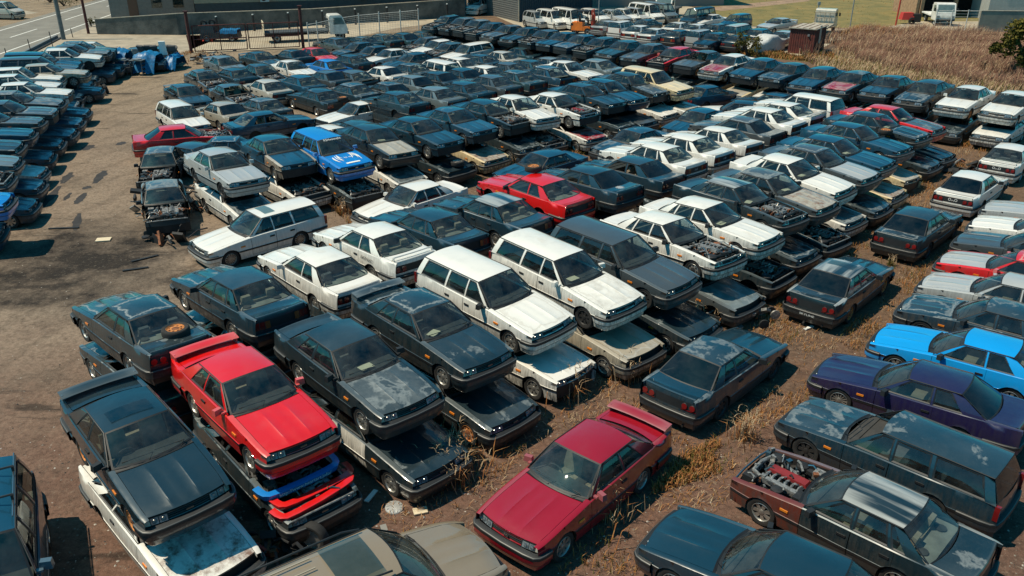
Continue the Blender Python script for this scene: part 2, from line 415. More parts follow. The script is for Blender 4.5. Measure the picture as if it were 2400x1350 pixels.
def build_shape(kind):
    sh = Shape(kind); P = {}
    # ---------------- body shell
    def body(mb, cut):
        door_lo, door_hi = (sh.doors[-1][0], sh.doors[0][1])
        for sg in (1, -1):
            side_panel(mb, -2.28, door_lo-.005, .20, sg)
            side_panel(mb, door_lo-.005, .705, .19, sg, hi=.275, mould=False, lip=False)
            # belt under the side glass
            xs = [.70,.4,0,-.4,-.8,-1.2,-1.5] + ([-1.8,-2.05,-2.2,-2.28] if kind == 'wagon' else [-1.62])
            mb.grid([[(x, sg*ysd(x, zsh(x)), zsh(x)) for x in xs], [(x, sg*(YB+.012), zsh(x)+.014) for x in xs], [(x, sg*(YB-.002), zsh(x)+.008) for x in xs], [(x, sg*(YB-.02), zsh(x)-.04) for x in xs]], lambda i, j: 1 if i == 1 else 0)
            if kind != 'wagon':
                xs = [-1.5,-1.62,-1.75,-1.9,-2.05,-2.18,-2.28]
                mb.grid([[(x, sg*ysd(x, zsh(x)), zsh(x)) for x in xs], [(x, sg*(ysd(x, zsh(x))-.03), zsh(x)+.016) for x in xs], [(x, sg*.672, zsh(x)+.020) for x in xs], [(x, sg*.668, zsh(x)-.05) for x in xs]])
        # nose backing, valances
        ys = [-.76,-.6,-.4,-.2,0,.2,.4,.6,.76]
        mb.grid([[(nose_x(y)-.015, y, .50) for y in ys], [(nose_x(y)-.035, y, .58) for y in ys], [(nose_x(y)-.055, y, .69) for y in ys]], 1)
        mb.grid([[(nose_x(y)-.05, y, .20) for y in ys], [(nose_x(y)-.03, y, .50) for y in ys]], 1)
        # tail panel
        ys = [-.75,-.6,-.4,-.2,0,.2,.4,.6,.75]
        top = .925 if kind != 'wagon' else .60
        mb.grid([[(tail_x(y)+.02, y, .22) for y in ys], [(tail_x(y), y, .56) for y in ys], [(tail_x(y), y, .60) for y in ys]], lambda i, j: 0 if i else 1)
        if kind != 'wagon':
            mb.grid([[(tail_x(y), y, .60) for y in ys], [(tail_x(y)+.004, y, .625) for y in ys], [(tail_x(y)+.02, y, .835) for y in ys], [(tail_x(y)+.03, y, .90) for y in ys], [(tail_x(y)+.045, y, .942) for y in ys]], lambda i, j: 1 if i == 1 else 0)
        # underbody boxes, dark
        mb.box((.15, 0, .25), (3.3, 1.5, .12), 3)
        mb.box((1.45, 0, .40), (1.35, 1.06, .40), 3); mb.box((-1.55, 0, .44), (1.30, 1.06, .48), 3)
        mb.box((.62, 0, .55), (.10, 1.40, .55), 3)
        for xc in WX: mb.box((xc, 0, .30), (.10, 1.35, .10), 3)
        mb.box((1.95,0,.45),(.08,1.4,.3),3)
        for sg in (1, -1):   # inner door trims
            mb.grid([[(.66, sg*.735, .30), (-1.55, sg*.735, .30)], [(.66, sg*.745, .86), (-1.55, sg*.745, .88)]], 3)
        # cowl
        rows = []
        for s_ in (0, .5, 1):
            rows.append([(lerp(sh.xa0+.17*(1-u*u), .83+.09*(1-u*u), s_), u*.70, .895+.022*(1-u*u)-.02*sin(pi*s_)) for u in (-1,-.6,-.2,.2,.6,1)])
        mb.grid(rows, 1)
        # tow hooks / exhaust
        mb.tube([(-1.2,-.45,.22),(-2.30,-.45,.22)], .03, 3, 8)
    mb = MB(); body(mb, False)
    for sg in (1, -1):
        outl = [Vector(sh.S(x, t, sg)) for x, t in ((sh.xa0, 0), (sh.xa1, 1), (sh.xc1, 1), (sh.xc0, 0))]
        # dense outline so that the frame follows the bulge
        def dense(poly, n=5):
            r = []
            for (x0, t0), (x1, t1) in zip(poly, poly[1:]+poly[:1]):
                for i in range(n): r.append((lerp(x0, x1, i/n), lerp(t0, t1, i/n)))
            return r
        loops = [dense([(sh.xa0, 0), (sh.xa1, 1), (sh.xc1, 1), (sh.xc0, 0)])] + [dense(w) for w in sh.win]
        flat = [[Vector((x, t, 0)) for x, t in lp] for lp in loops]
        tri = tessellate_polygon(flat); allp = [p for lp in loops for p in lp]
        for a, b_, c in tri: mb.face([sh.S(*allp[a], sg), sh.S(*allp[b_], sg), sh.S(*allp[c], sg)], 0)
        for w in sh.win:     # black window surrounds
            cx = sum(p[0] for p in w)/4; ct = sum(p[1] for p in w)/4
            d = dense(w); A_ = []; B_ = []
            for x, t in d+d[:1]:
                ex = .022*(1 if x < cx else -1); 
                A_.append(sh.S(x+(-.010 if x < cx else .010), t+(.02 if t > ct else -.02), sg, .004)); B_.append(sh.S(x+ex, t+(-.05 if t > ct else .05), sg, -.012))
            mb.grid([A_, B_], 1)
        # drip rail
        mb.tube([sh.S(lerp(sh.xa0, sh.xa1, .1), .1, sg, .004), sh.S(sh.xa1, 1, sg, .006), sh.S(sh.xc1, 1, sg, .006)], .012, 1, 5)
    # roof
    us = [-1,-.97,-.85,-.6,-.3,0,.3,.6,.85,.97,1]; rows = []
    for i in range(9):
        s_ = i/8; row = []
        for u in us:
            c = 1-u*u
            x = lerp(sh.xa1+.06*c, sh.xc1-.05*c*(.35 if kind == 'wagon' else 1), s_)
            z = sh.zr+.045*c+.030*sin(pi*s_)*(1-u**4)
            if kind == 'wagon' and 1 <= i <= 7 and abs(u) == .6: z += .010
            row.append((x, u*YT, z))
        rows.append(row)
    mb.grid(rows, 0)
    if kind == 'wagon':   # tailgate lower half and pillars
        ys = [-.75,-.6,-.3,0,.3,.6,.75]
        mb.grid([[(tail_x(y), y, .58) for y in ys], [(tail_x(y)+.005, y, .80) for y in ys], [(tail_x(y)+.05-.03*(1-(y/.75)**2), y, .955) for y in ys]], 0)
    P['body'] = mb.mesh(kind+'_body', [PAINT, BLACK, CHROME, UNDER])
    # bonnet
    mb = MB(); us = [-1,-.96,-.66,-.40,-.36,-.32,-.1,0,.1,.32,.36,.40,.66,.96,1]; rows = []
    for s_ in (0,.02,.15,.35,.55,.75,.92,.98,1):
        row = []
        for u in us:
            c = 1-u*u; x = lerp(.83+.09*c, 2.205-.095*u*u, s_); x = max(x, .80)
            z = zsh(x)+.022+.030*c
            if abs(u) == .36 and .02 < s_ < .95: z += .012
            if u == 0 and .02 < s_ < .95: z += .006
            if s_ > .97: z -= .018
            row.append((x, u*(.680-.055*max(0, x-1.8)), z))
        rows.append(row)
    mb.grid(rows, 0)
    mb.grid([rows[-1], [(p[0]-.02, p[1], p[2]-.05) for p in rows[-1]]], 0)
    P['bonnet'] = mb.mesh(kind+'_bonnet', [PAINT, BLACK], 25)
    # boot lid
    if kind != 'wagon':
        mb = MB(); us = [-1,-.96,-.6,-.3,0,.3,.6,.96,1]; rows = []
        for s_ in (0,.05,.5,.86,.9,.97,1):
            row = []
            for u in us:
                c = 1-u*u; x = lerp(sh.xc0-.02-.10*c, -2.245+.05*u*u, s_)
                row.append((x, u*.664, .945+.012*c+(.012 if s_ >= .9 else 0)-(.02 if s_ == 1 else 0)))
            rows.append(row)
        mb.grid(rows, 0)
        P['boot_lid'] = mb.mesh(kind+'_boot_lid', [PAINT, BLACK])
    P['wing'] = []
    for sg in (1, -1):
        mb = MB(); side_panel(mb, .705, 2.2, .20, sg)
        xs = [.70,.8,.95,1.1,1.3,1.5,1.7,1.9,2.05,2.15,2.2]
        mb.grid([[(x, sg*ysd(x, zsh(x)), zsh(x)) for x in xs], [(x, sg*(ysd(x, zsh(x))-.028), zsh(x)+.018) for x in xs], [(x, sg*(.688-.06*max(0, x-1.8)), zsh(x)+.022) for x in xs], [(x, sg*(.684-.06*max(0, x-1.8)), zsh(x)-.05) for x in xs]])
        P['wing'].append(mb.mesh(kind+'_wing', [PAINT, BLACK, CHROME, UNDER]))
    # doors
    P['doors'] = []
    for a, b_ in sh.doors:
        pr = []
        for sg in (1, -1):
            mb = MB(); side_panel(mb, a, b_-.006, .282, sg); 
            xs = [a, (a+b_)/2, b_-.006]
            pr.append(mb.mesh(kind+'_door', [PAINT, BLACK, CHROME, UNDER]))
        P['doors'].append(pr)
    # door handle (one mesh per side)
    P['handle'] = []
    for sg in (1, -1):
        mb = MB(); mb.box((0, sg*.008, 0), (.17, .022, .045), 0); P['handle'].append(mb.mesh('handle', [BLACK]))
    # glass
    mb = MB(); mb.grid(glass_front(sh), ring); P['windscreen'] = mb.mesh(kind+'_windscreen', [GLASS, BLACK], 60)
    mb = MB(); mb.grid(glass_rear(sh), ring); P['rear_window'] = mb.mesh(kind+'_rear_window', [GLASS, BLACK], 60)
    P['rear_window_dark'] = P['rear_window'].copy(); P['rear_window_dark'].materials[0] = TGLASS
    P['side'] = []
    for w in sh.win:
        pr = []
        for sg in (1, -1):
            mb = MB(); n = 4; rows = []
            (x0, t0), (x1, t1), (x2, t2), (x3, t3) = w
            for i in range(n+1):
                s_ = i/n; rows.append([sh.S(lerp(x0, x1, s_), lerp(t0, t1, s_), sg, -.012), sh.S(lerp(x3, x2, s_), lerp(t3, t2, s_), sg, -.012)])
            mb.grid(rows, 0); pr.append(mb.mesh(kind+'_side_window', [DGLASS], 60))
        P['side'].append(pr)
    # cabin: dashboard, shelf, rear bench, floor
    mb = MB()
    mb.box((.52, 0, .78), (.36, 1.40, .16), 0); mb.box((.70, 0, .85), (.22, 1.40, .06), 0)
    mb.box((.2, 0, .45), (.9, .22, .14), 0)
    mb.tube([(.30+.03*sin(t), -.36+.18*cos(t), .80+.17*sin(t)) for t in [2*pi*i/14 for i in range(15)]], .016, 0, 6, False)
    xe = -1.0 if kind != 'wagon' else -1.2
    mb.box((xe-.28 if kind != 'wagon' else -1.6, 0, .875 if kind != 'wagon' else .62), (.58 if kind != 'wagon' else 1.0, 1.36, .03), 2)
    if kind != 'wagon':
        for sg in (1, -1): mb.lathe([(.10,.0),(.10,.03),(.0,.03)], 0, 12, 'z', (xe-.34, sg*.42, .89))
    P['cabin'] = mb.mesh(kind+'_dashboard', [TRIMIN, TRIMIN, SHELF])
    def seatmesh(w, head, nm, mt):
        mb = MB(); mb.box((0, 0, .42), (.50, w, .16), 0, taper=.94)
        R = Matrix.Rotation(radians(-14), 3, 'Y'); mb.box((-.27, 0, .70), (.15, w*.96, .52), 0, R, taper=.86)
        for y in head:
            mb.box((-.34, y, 1.02), (.10, .26, .17), 0, R, taper=.85)
        me = mb.mesh(nm, [mt], 50); return me
    P['seat'] = [seatmesh(.50, (0,), 'seat', SEAT), seatmesh(.50, (0,), 'seat', SEATG)]
    P['rear_seat'] = [seatmesh(1.26, (-.34, .34), 'rear_seat', SEAT), seatmesh(1.26, (-.34, .34), 'rear_seat', SEATG)]
    # squashed cabin for the cars that carry another one
    def squash(me, nm, amt, sd):
        m2 = me.copy(); m2.name = nm
        for v in m2.vertices:
            x, y, z = v.co
            if z > .93:
                q = (z-.93)*amt; n_ = mnoise.noise((x*1.3, y*1.5, sd)); k_ = mnoise.noise((x*3.2, y*3.0, sd+3)); v.co = (x+(.05*n_+(.22 if sd > 6 else -.12)*amt)*q*2, y*(1+.10*q)+.10*q*(1 if sd > 6 else -1), .93+q*(1+.45*n_)-.06*(z > 1.25)*max(0, k_))
        m2.update(); return m2
    P['low'] = [dict(body=squash(P['body'], kind+'_body_crushed', am, sd), ws=squash(P['windscreen'], kind+'_windscreen_crushed', am, sd), rw=squash(P['rear_window'], kind+'_rear_crushed', am, sd),
                     side=[[squash(q, kind+'_side_crushed', am, sd) for q in pr] for pr in P['side']]) for am, sd in ((.66, 4.4), (.50, 9.1))]
    return sh, P

SH = {}; PR = {}
for kd in ('coupe', 'sedan', 'wagon'): SH[kd], PR[kd] = build_shape(kd)

# shared parts
SHARED = {}
BSTR = mat('bumper_strip', (.10,.10,.095), .45, .2)
SHARED['bumper_f'] = bumper_mb(True).mesh('front_bumper', [PAINT, BLACK, BSTR]); SHARED['bumper_r'] = bumper_mb(False).mesh('rear_bumper', [PAINT, BLACK, BSTR]); SHARED['bumper_plain'] = bumper_mb(True, True).mesh('plain_bumper', [PAINT, PAINT, PAINT])
SHARED['lamp'] = [lamp_front(s).mesh('headlight', [LENS, BLACK, mat('clear_indicator', (.42,.40,.34), .25, coat=.8), CHROME], 40) for s in (1, -1)]
SHARED['grille'] = grille_mb().mesh('grille', [PAINT, BLACK, CHROME])
def tail_lamp(sgn, rnd):
    mb = MB()
    if rnd:
        ys = [.34,.74]; zs = [.625,.835]
        mb.grid([[(tail_x(y)-.006+(z-.62)*.10, sgn*y, z) for y in (.34,.48,.60,.74)] for z in zs], 1)
        for yc in (.44, .635):
            mb.lathe([(.078, 0), (.070, .022), (.0, .026)], [1, 0], 18, 'y', (0, 0, 0)); k = 3*19
            for q in range(len(mb.v)-k, len(mb.v)):
                p = mb.v[q]; mb.v[q] = (tail_x(yc)-.004+p[2]*.10+.011-p[1], sgn*(yc+p[0]), .735+p[2])
        mb.grid([[(tail_x(y)-.012, sgn*y, z) for y in (.36,.55,.73)] for z in (.635,.662)], 0)
    else:
        ys = [.32,.335,.46,.475,.60,.615,.735,.75]
        mb.grid([[(tail_x(y)-.014+(z-.62)*.10, sgn*y, z) for y in ys] for z in (.625,.64,.82,.835)], lambda i, j: 1 if i != 1 or j % 2 == 0 else (0 if j != 1 else 2))
    return mb.mesh('tail_light', [REDL, BLACK, mat('amber_smoked', (.30, .07, .02), .25, coat=.8)], 40)
SHARED['tail_round'] = [tail_lamp(s, True) for s in (1, -1)]; SHARED['tail_rect'] = [tail_lamp(s, False) for s in (1, -1)]
def wagon_tail(sgn):
    mb = MB(); mb.box((-2.235, sgn*.735, .78), (.09, .10, .30), 0); return mb.mesh('tail_light', [REDL])
SHARED['tail_wagon'] = [wagon_tail(s) for s in (1, -1)]
mb = MB(); mb.grid([[(0, -.08, -.018), (0, .08, -.018)], [(0, -.08, .018), (0, .08, .018)]]); 
def amber(sg):
    mb = MB(); mb.box((1.02, sg*(ysd(1.02, .66)+.006), .66), (.16, .02, .045), 0); return mb.mesh('indicator', [AMBER])
SHARED['ind'] = [amber(1), amber(-1)]
def mirror(sg):
    mb = MB(); mb.box((.50, sg*.90, .955), (.11, .19, .12), 0, Matrix.Rotation(sg*-.25, 3, 'Z'), .85); mb.box((.56, sg*.80, .915), (.07, .10, .04), 0); return mb
SHARED['mirror'] = [mirror(s).mesh('mirror', [BLACK]) for s in (1, -1)]; SHARED['mirror_p'] = [mirror(s).mesh('mirror_painted', [PAINT]) for s in (1, -1)]
def wheel():
    mb = MB(); mb.lathe([(.205,-.085),(.235,-.098),(.285,-.096),(.305,-.075),(.312,-.045),(.312,.045),(.305,.075),(.285,.096),(.235,.098),(.205,.085)], 0, 28); return mb.mesh('tyre', [TYRE], 40)
def rim(style):
    mb = MB()
    if style == 'steel':
        mb.lathe([(.21,.075),(.195,.088),(.175,.060),(.150,.055),(.120,.070),(.085,.070),(.055,.082),(.0,.084)], [0,0,0,0,0,1,1], 28)
        for i in range(8):
            a = 2*pi*i/8; mb.box((.135*cos(a), .070, .135*sin(a)), (.035, .01, .035), 1)
        mb.lathe([(.21,.075),(.21,-.08)], 0, 28); mb.lathe([(.21,-.05),(0,-.05)], 0, 28)
    else:
        mb.lathe([(.21,.080),(.195,.090),(.182,.065),(.182,-.03)], 0, 28); mb.lathe([(.182,.005),(0,.01)], 1, 28)
        mb.lathe([(.062,.05),(.055,.078),(.02,.084),(0,.084)], 0, 16); mb.lathe([(.21,.08),(.21,-.08)], 0, 28); mb.lathe([(.21,-.05),(0,-.05)], 1, 28)
        n = {'alloy': 7, 'mesh': 14}[style]
        for i in range(n):
            a = 2*pi*i/n; w = .042 if style == 'alloy' else .016
            d = Vector((cos(a), 0, sin(a))); e = Vector((-sin(a), 0, cos(a)))
            for r0, r1 in ((.05, .185),):
                p = [d*r0+e*w*.7, d*r0-e*w*.7, d*r1-e*w, d*r1+e*w]
                f = [Vector((q.x, .070, q.z)) for q in p]; bk = [Vector((q.x, .02, q.z)) for q in p]
                mb.face(f, 0); 
                for s_ in range(4): mb.face([f[s_], f[(s_+1) % 4], bk[(s_+1) % 4], bk[s_]], 0)
    return mb
SHARED['tyre'] = wheel()
SHARED['rims'] = {'alloy': rim('alloy').mesh('rim_alloy', [ALLOY, ENGD]), 'mesh': rim('mesh').mesh('rim_mesh', [ALLOY, ENGD]), 'rust': rim('steel').mesh('rim_rusty', [RUSTRIM, RUST]), 'dark': rim('alloy').mesh('rim_dark', [DARKRIM, ENGD]), 'steel': rim('steel').mesh('rim_steel', [ALLOY, ENGD])}
# spoiler, sunroof, wiper, engine
mb = MB()
for sg in (1, -1): mb.box((-2.16, sg*.70, 1.02), (.26, .035, .16), 0, taper=.85)
rows = []
for x, z in ((-2.02,1.065),(-2.06,1.088),(-2.20,1.105),(-2.29,1.115),(-2.28,1.085),(-2.06,1.060),(-2.02,1.065)): rows.append([(x+.05*(y/.74)**2, y, z) for y in (-.74,-.5,-.2,.2,.5,.74)])
mb.grid(rows, 0); mb.face([r[0] for r in rows[:-1]]); mb.face([r[-1] for r in rows[:-1]][::-1]); SHARED['spoiler'] = mb.mesh('spoiler', [PAINT])
mb = MB()
for sg in (1, -1): mb.box((-2.08, sg*.66, 1.0), (.07, .03, .10), 0)
mb.tube([(-2.02,-.68,.95),(-2.08,-.66,1.045),(-2.12,0,1.055),(-2.08,.66,1.045),(-2.02,.68,.95)], .022, 0, 6); SHARED['spoiler_bar'] = mb.mesh('spoiler_bar', [PAINT])
mb = MB(); rows = []
for x in (-.06,-.16,-.42,-.46): rows.append([(x, y, 1.30+.045*(1-(y/YT)**2)+.0325+(.004 if abs(y) < .36 else 0)) for y in (-.39,-.36,0,.36,.39)])
mb.grid(rows, lambda i, j: 0); SHARED['sunroof'] = mb.mesh('sunroof', [DGLASS])
mb2 = MB(); mb2.v = [(x-.05, y, z+.075) for x, y, z in mb.v]; mb2.f = mb.f; mb2.m = mb.m; SHARED['sunroof_w'] = mb2.mesh('sunroof_wagon', [DGLASS])
mb = MB()
for y0 in (.45, -.12): mb.tube([(.86, y0, .925), (.74, y0+.12, .965), (.71, y0-.42, .975)], .009, 0, 5)
SHARED['wiper'] = mb.mesh('wiper', [BLACK])

def engine_mesh(seed, red=False):
    R = random.Random(seed); mb = MB()
    mb.box((1.45, 0, .52), (1.35, 1.30, .08), 1)
    for sg in (1, -1):
        mb.grid([[(.80, sg*.67, .45), (2.15, sg*.60, .45)], [(.80, sg*.68, .86), (2.15, sg*.66, .70)]], 1)
        mb.lathe([(.13,.0),(.12,.05),(.05,.07),(0,.07)], 2 if R.random() < .4 else 1, 14, 'z', (1.35, sg*.52, .76))
    mb.grid([[(.80, -.68, .45), (.80, .68, .45)], [(.80, -.68, .88), (.80, .68, .88)]], 1)
    # straight six lying lengthways, cover, intake, pulleys
    mb.box((1.38, -.02, .66), (.86, .26, .22), 1); mb.box((1.38, -.02, .80), (.84, .22, .07), 3 if red else 0, taper=.9)
    for i in range(6): 
        x = 1.05+.135*i; mb.tube([(x, .10, .78), (x, .22, .82), (x, .34, .78)], .028, 0, 7); mb.tube([(x, -.14, .74), (x, -.26, .70), (x, -.30, .58)], .03, 2, 7)
    mb.box((1.38, .37, .77), (.80, .12, .11), 0, taper=.9)
    mb.tube([(1.80, .37, .78), (1.98, .30, .80), (2.02, -.1, .78), (1.95, -.45, .76)], .045, 1 if not red else 0, 9)
    mb.lathe([(.16,.0),(.165,.07),(.12,.10),(0,.10)], 1, 18, 'z', (1.85, -.45, .70))
    mb.box((1.95, .48, .72), (.26, .17, .17), 1); mb.box((.98, -.50, .76), (.22, .20, .16), 0); mb.box((.93, .45, .80), (.16, .28, .12), 1)
    for i in range(8):   # cooling fan blades
        a = 2*pi*i/8; mb.box((1.98, .17*cos(a), .58+.17*sin(a)), (.015, .07, .20), 0, Matrix.Rotation(a-pi/2, 3, 'X'))
    mb.box((2.06, 0, .56), (.05, .72, .34), 1)
    mb.tube([(2.16,-.70,.69),(2.19,-.3,.71),(2.19,.3,.71),(2.16,.70,.69)], .022, 4 if red else 0, 6)
    for i in range(95):
        c = (R.uniform(.86, 2.08), R.uniform(-.60, .60), R.uniform(.60, .84)); k = R.choice((0, 0, 0, 1, 1, 2, 5, 4))
        if R.random() < .5: mb.box(c, (R.uniform(.03,.14), R.uniform(.03,.12), R.uniform(.03,.10)), k, Matrix.Rotation(R.uniform(0, 3), 3, 'Z'))
        else:
            d = Vector((R.uniform(-.25,.25), R.uniform(-.25,.25), R.uniform(-.05,.08))); p = Vector(c); mb.tube([p, p+d*.5+Vector((0,0,.06)), p+d], R.uniform(.010,.026), k, 6)
    return mb.mesh('engine', [ENGM, ENGD, RUST, ENGR, CHROME, mat('engine_hose_blue', (.03,.06,.08), .5)], 40)
ENG = [engine_mesh(3), engine_mesh(11), engine_mesh(23, True)]

COLS = {'k': (.0065,.019,.026), 'n': (.004,.026,.043), 'g': (.050,.062,.068), 's': (.40,.41,.40), 'w': (.80,.77,.70), 'r': (.66,.004,.004), 'm': (.30,.0025,.013),
        'b': (.003,.19,.58), 'e': (.005,.30,.72), 'p': (.013,.009,.052), 'y': (.74,.58,.33), 't': (.38,.33,.25), 'c': (.50,.47,.40), 'x': (.13,.022,.012), 'h': (.13,.16,.165), 'd': (.014,.052,.066), 'B': (.003,.045,.085)}
CNAME = {'k': 'black', 'n': 'dark navy', 'g': 'gunmetal grey', 's': 'silver', 'w': 'white', 'r': 'red', 'm': 'dark red', 'b': 'blue', 'e': 'bright blue', 'p': 'purple', 'y': 'cream yellow', 't': 'tan', 'c': 'champagne', 'B': 'deep blue', 'x': 'rust brown', 'h': 'light grey', 'd': 'dark teal'}
CARS = []
def car(kind, col, x, y, z=0, th=0, label=None, fl='', w=.45, hood=None, roof=None, rim=None, lod=0, group=None, low=False, jig=.012, R=None, door=None, nm=None, wing=None):
    """one scrap car. fl: n no bonnet, f no front bumper, l no headlights, s spoiler, a bar spoiler, o sunroof, x no wheels, d door ajar, t no boot lid, v no side glass, W no windscreen"""
    R = R or random.Random(hash((round(x, 2), round(y, 2))) & 0xffff)
    P = PR[kind]; sh = SH[kind]
    c = (*COLS[col], w); base = c
    nm = nm or ('crushed_' if low else 'scrap_')+kind
    t = empty(nm, (x, y, z), 0, label, 'car', group, rot=(R.uniform(-jig, jig), R.uniform(-jig, jig), th))
    dark = col in 'kngBp'
    def cc(q): return (*COLS[q[0]], float(q[1:]) if len(q) > 1 else w) if q else base
    LV = R.choice(P['low'])
    obj('body', LV['body'] if low else P['body'], t, cc(roof) if roof else base)
    for i in (0, 1):
        if 'w' not in fl: obj('wing', P['wing'][i], t, cc(wing) if wing else base)
    di = 0
    for pr, (a, b_) in zip(P['doors'], sh.doors):
        for i, sg in enumerate((1, -1)):
            d = obj('door', pr[i], t, cc(door) if door else base)
            if 'd' in fl and i == 0 and di == 0:     # ajar: swing round the front hinge
                hx, hy, an = b_, .80, .75
                d.location = (hx-(hx*cos(an)+hy*sin(an)), hy-(-hx*sin(an)+hy*cos(an)), 0); d.rotation_euler = (0, 0, -an)
            if lod < 2:
                obj('door_handle', P['handle'][i], d, loc=(a+.14, sg*(ysd(a+.14, .76)), .76))
        di += 1
    if 'n' in fl: obj('engine', ENG[R.choice((0, 1))] if 'R' not in fl else ENG[2], t)
    else: obj('bonnet', P['bonnet'], t, cc(hood) if hood else base)
    if 'boot_lid' in P and 't' not in fl:
        bl = obj('boot_lid', P['boot_lid'], t, base)
        if 'u' in fl: hx, an = sh.xc0-.08, -1.05; bl.rotation_euler = (0, an, 0); bl.location = (hx-(hx*cos(an)+.95*sin(an)), 0, .95-(-hx*sin(an)+.95*cos(an)))
    if not low:
        if 'W' not in fl: obj('windscreen', P['windscreen'], t)
        obj('rear_window', P['rear_window_dark' if 'D' in fl or R.random() < .25 and not label.startswith('white') else 'rear_window'], t)
        for k, pr in enumerate(P['side']):
            for i in (0, 1):
                if 'v' in fl and (k == 0 or R.random() < .5): continue
                obj('side_window', pr[i], t)
        sk = 0 if R.random() < .6 else 1
        obj('dashboard', P['cabin'], t)
        if lod < 2:
            for y_ in (.36, -.36): obj('seat', P['seat'][sk], t, loc=(-.10, y_, 0))
            obj('rear_seat', P['rear_seat'][sk], t, loc=(-.82, 0, .02))
            if 'n' not in fl: obj('wiper', SHARED['wiper'], t)
            mm = 'mirror_p' if (not dark and R.random() < .5) or 'P' in fl else 'mirror'
            for i in (0, 1):
                if R.random() < .75: obj('mirror', SHARED[mm][i], t, base)
    else:
        if R.random() < .6: obj('windscreen', LV['ws'], t)
        obj('rear_window', LV['rw'], t)
        for pr in LV['side']:
            for i in (0, 1):
                if R.random() < .5: obj('side_window', pr[i], t)
    if 'f' not in fl: obj('bumper', SHARED['bumper_f'], t, base)
    obj('bumper', SHARED['bumper_r'], t, base)
    if 'l' not in fl:
        for i in (0, 1): obj('headlight', SHARED['lamp'][i], t)
        obj('grille', SHARED['grille'], t, base)
    tl = 'tail_wagon' if kind == 'wagon' else ('tail_round' if kind == 'coupe' else 'tail_rect')
    for i in (0, 1):
        obj('tail_light', SHARED[tl][i], t)
        if lod < 2: obj('indicator', SHARED['ind'][i], t)
    if 's' in fl: obj('spoiler', SHARED['spoiler'], t, base)
    if 'a' in fl: obj('spoiler', SHARED['spoiler_bar'], t, base)
    if 'o' in fl: obj('sunroof', SHARED['sunroof_w' if kind == 'wagon' else 'sunroof'], t)
    if 'x' not in fl:
        rk = rim or R.choice(('alloy', 'alloy', 'mesh', 'dark', 'steel', 'rust' if lod else 'alloy'))
        for xi, xc in enumerate(WX):
            for sg in (1, -1):
                if 'q' in fl and R.random() < .35: continue
                wo = obj('wheel', SHARED['tyre'], t, loc=(xc, sg*.70, .312), rot=(0, 0, 0 if sg > 0 else pi))
                if lod < 2: obj('rim', SHARED['rims'][rk], wo)
    CARS.append((t, kind, col)); return t
# ------------------------------------------------------------------ the yard: every car where it stands (surveyed, metres)
A, B, C, D, L = -.82, 2.33, -2.36, .82, .27
ORD = ['first','second','third','fourth','fifth','sixth','seventh','eighth','ninth','tenth','eleventh','twelfth','thirteenth','fourteenth','fifteenth','sixteenth','seventeenth','eighteenth','nineteenth','twentieth','twenty-first','twenty-second','twenty-third','twenty-fourth']
GRP = 'scrap cars stacked and parked in the yard'
BN = {'coupe': 'coupe', 'sedan': 'saloon', 'wagon': 'estate'}
T3 = {'c': 'coupe', 's': 'sedan', 'w': 'wagon'}
def look(col, kd, fl='', w=.4, extra=''):
    q = CNAME[col]+' '+BN[kd]
    if extra: return extra+' '+q if not extra.startswith('with') else q+' '+extra
    if 'n' in fl: return q+' without bonnet'
    if 'd' in fl: return q+' with door ajar'
    if 's' in fl or 'a' in fl: return 'spoilered '+q
    if 'o' in fl: return q+' with sunroof'
    if w > .6: return 'sun-bleached '+q
    return q
def row(phrase, rows, base_th, lod=0, zdef=0.0, end='left', lowphrase=None):
    out = []
    for i, r in enumerate(rows):
        x, y, z, th, kc, extra = r[:6]; kw = dict(r[6]) if len(r) > 6 else {}
        kd, col = T3[kc[0]], kc[1]
        fl = kw.pop('fl', ''); w = kw.pop('w', None)
        R = random.Random(int(x*100)*31+int(y*100))
        if z and z > .3:
            k_ = (CAM_H-z-.22-.9)/(CAM_H-z-.9); x, y, z = x*k_, y*k_, z+.22; kw.setdefault('jig', .03)
        if w is None: w = R.uniform(.25, .6) if col in 'kngB' else R.uniform(.3, .5)
        if lod == 1:
            if col in 'kn': col = R.choice((col, col, 'k', 'n', 'd', 'd', 'g', 'h'))
            q_ = R.random(); fl += ('n' if q_ < .10 and 'n' not in fl and kc[0] != 'w' and col != 'w' else '')+('f' if .1 < q_ < .24 else '')+('t' if .24 < q_ < .30 else '')+('W' if .30 < q_ < .36 else '')+('q' if q_ > .6 else '')
            kw.setdefault('jig', .025)
            if th is not None: th += R.uniform(-.035, .035)
        lb = look(col, kd, fl, w, extra)+', '+ORD[i]+' from '+end+' in '+phrase
        t = car(kd, col, x, y, z if z is not None else zdef, th if th is not None else base_th, lb, fl, w, lod=kw.pop('lod', lod), group=GRP, R=R, **kw)
        out.append(t)
    return out
def lows(phrase, ups, kcs, dist=1.0, lod=1):
    """flattened cars that carry the upper ones"""
    for i, (u, kc) in enumerate(zip(ups, kcs)):
        if not kc: continue
        kd, col = T3[kc[0]], kc[1]; fl = kc[2:].split('/')[0]; hood = kc.split('/')[1] if '/' in kc else None
        th = u.rotation_euler.z; R = random.Random(i*77+len(phrase)); d_ = dist+R.uniform(-.15, .15) if i != 17 else -.5
        x, y = u.location.x+cos(th)*d_, u.location.y+sin(th)*d_
        if lod and R.random() < .30: fl += R.choice(('f', 'fl', 'n', 'l'))
        car(kd, col, x, y, 0, th+R.uniform(-.05, .05), CNAME[col]+' car crushed under '+ORD[i]+' upper car of '+phrase, fl, R.uniform(.4, .7), hood, lod=lod, group=GRP, low=True, R=R, jig=.03, door=('w.6' if i == 2 and phrase.startswith('front') else None), rim=kc.split('/')[2] if kc.count('/') > 1 else None)

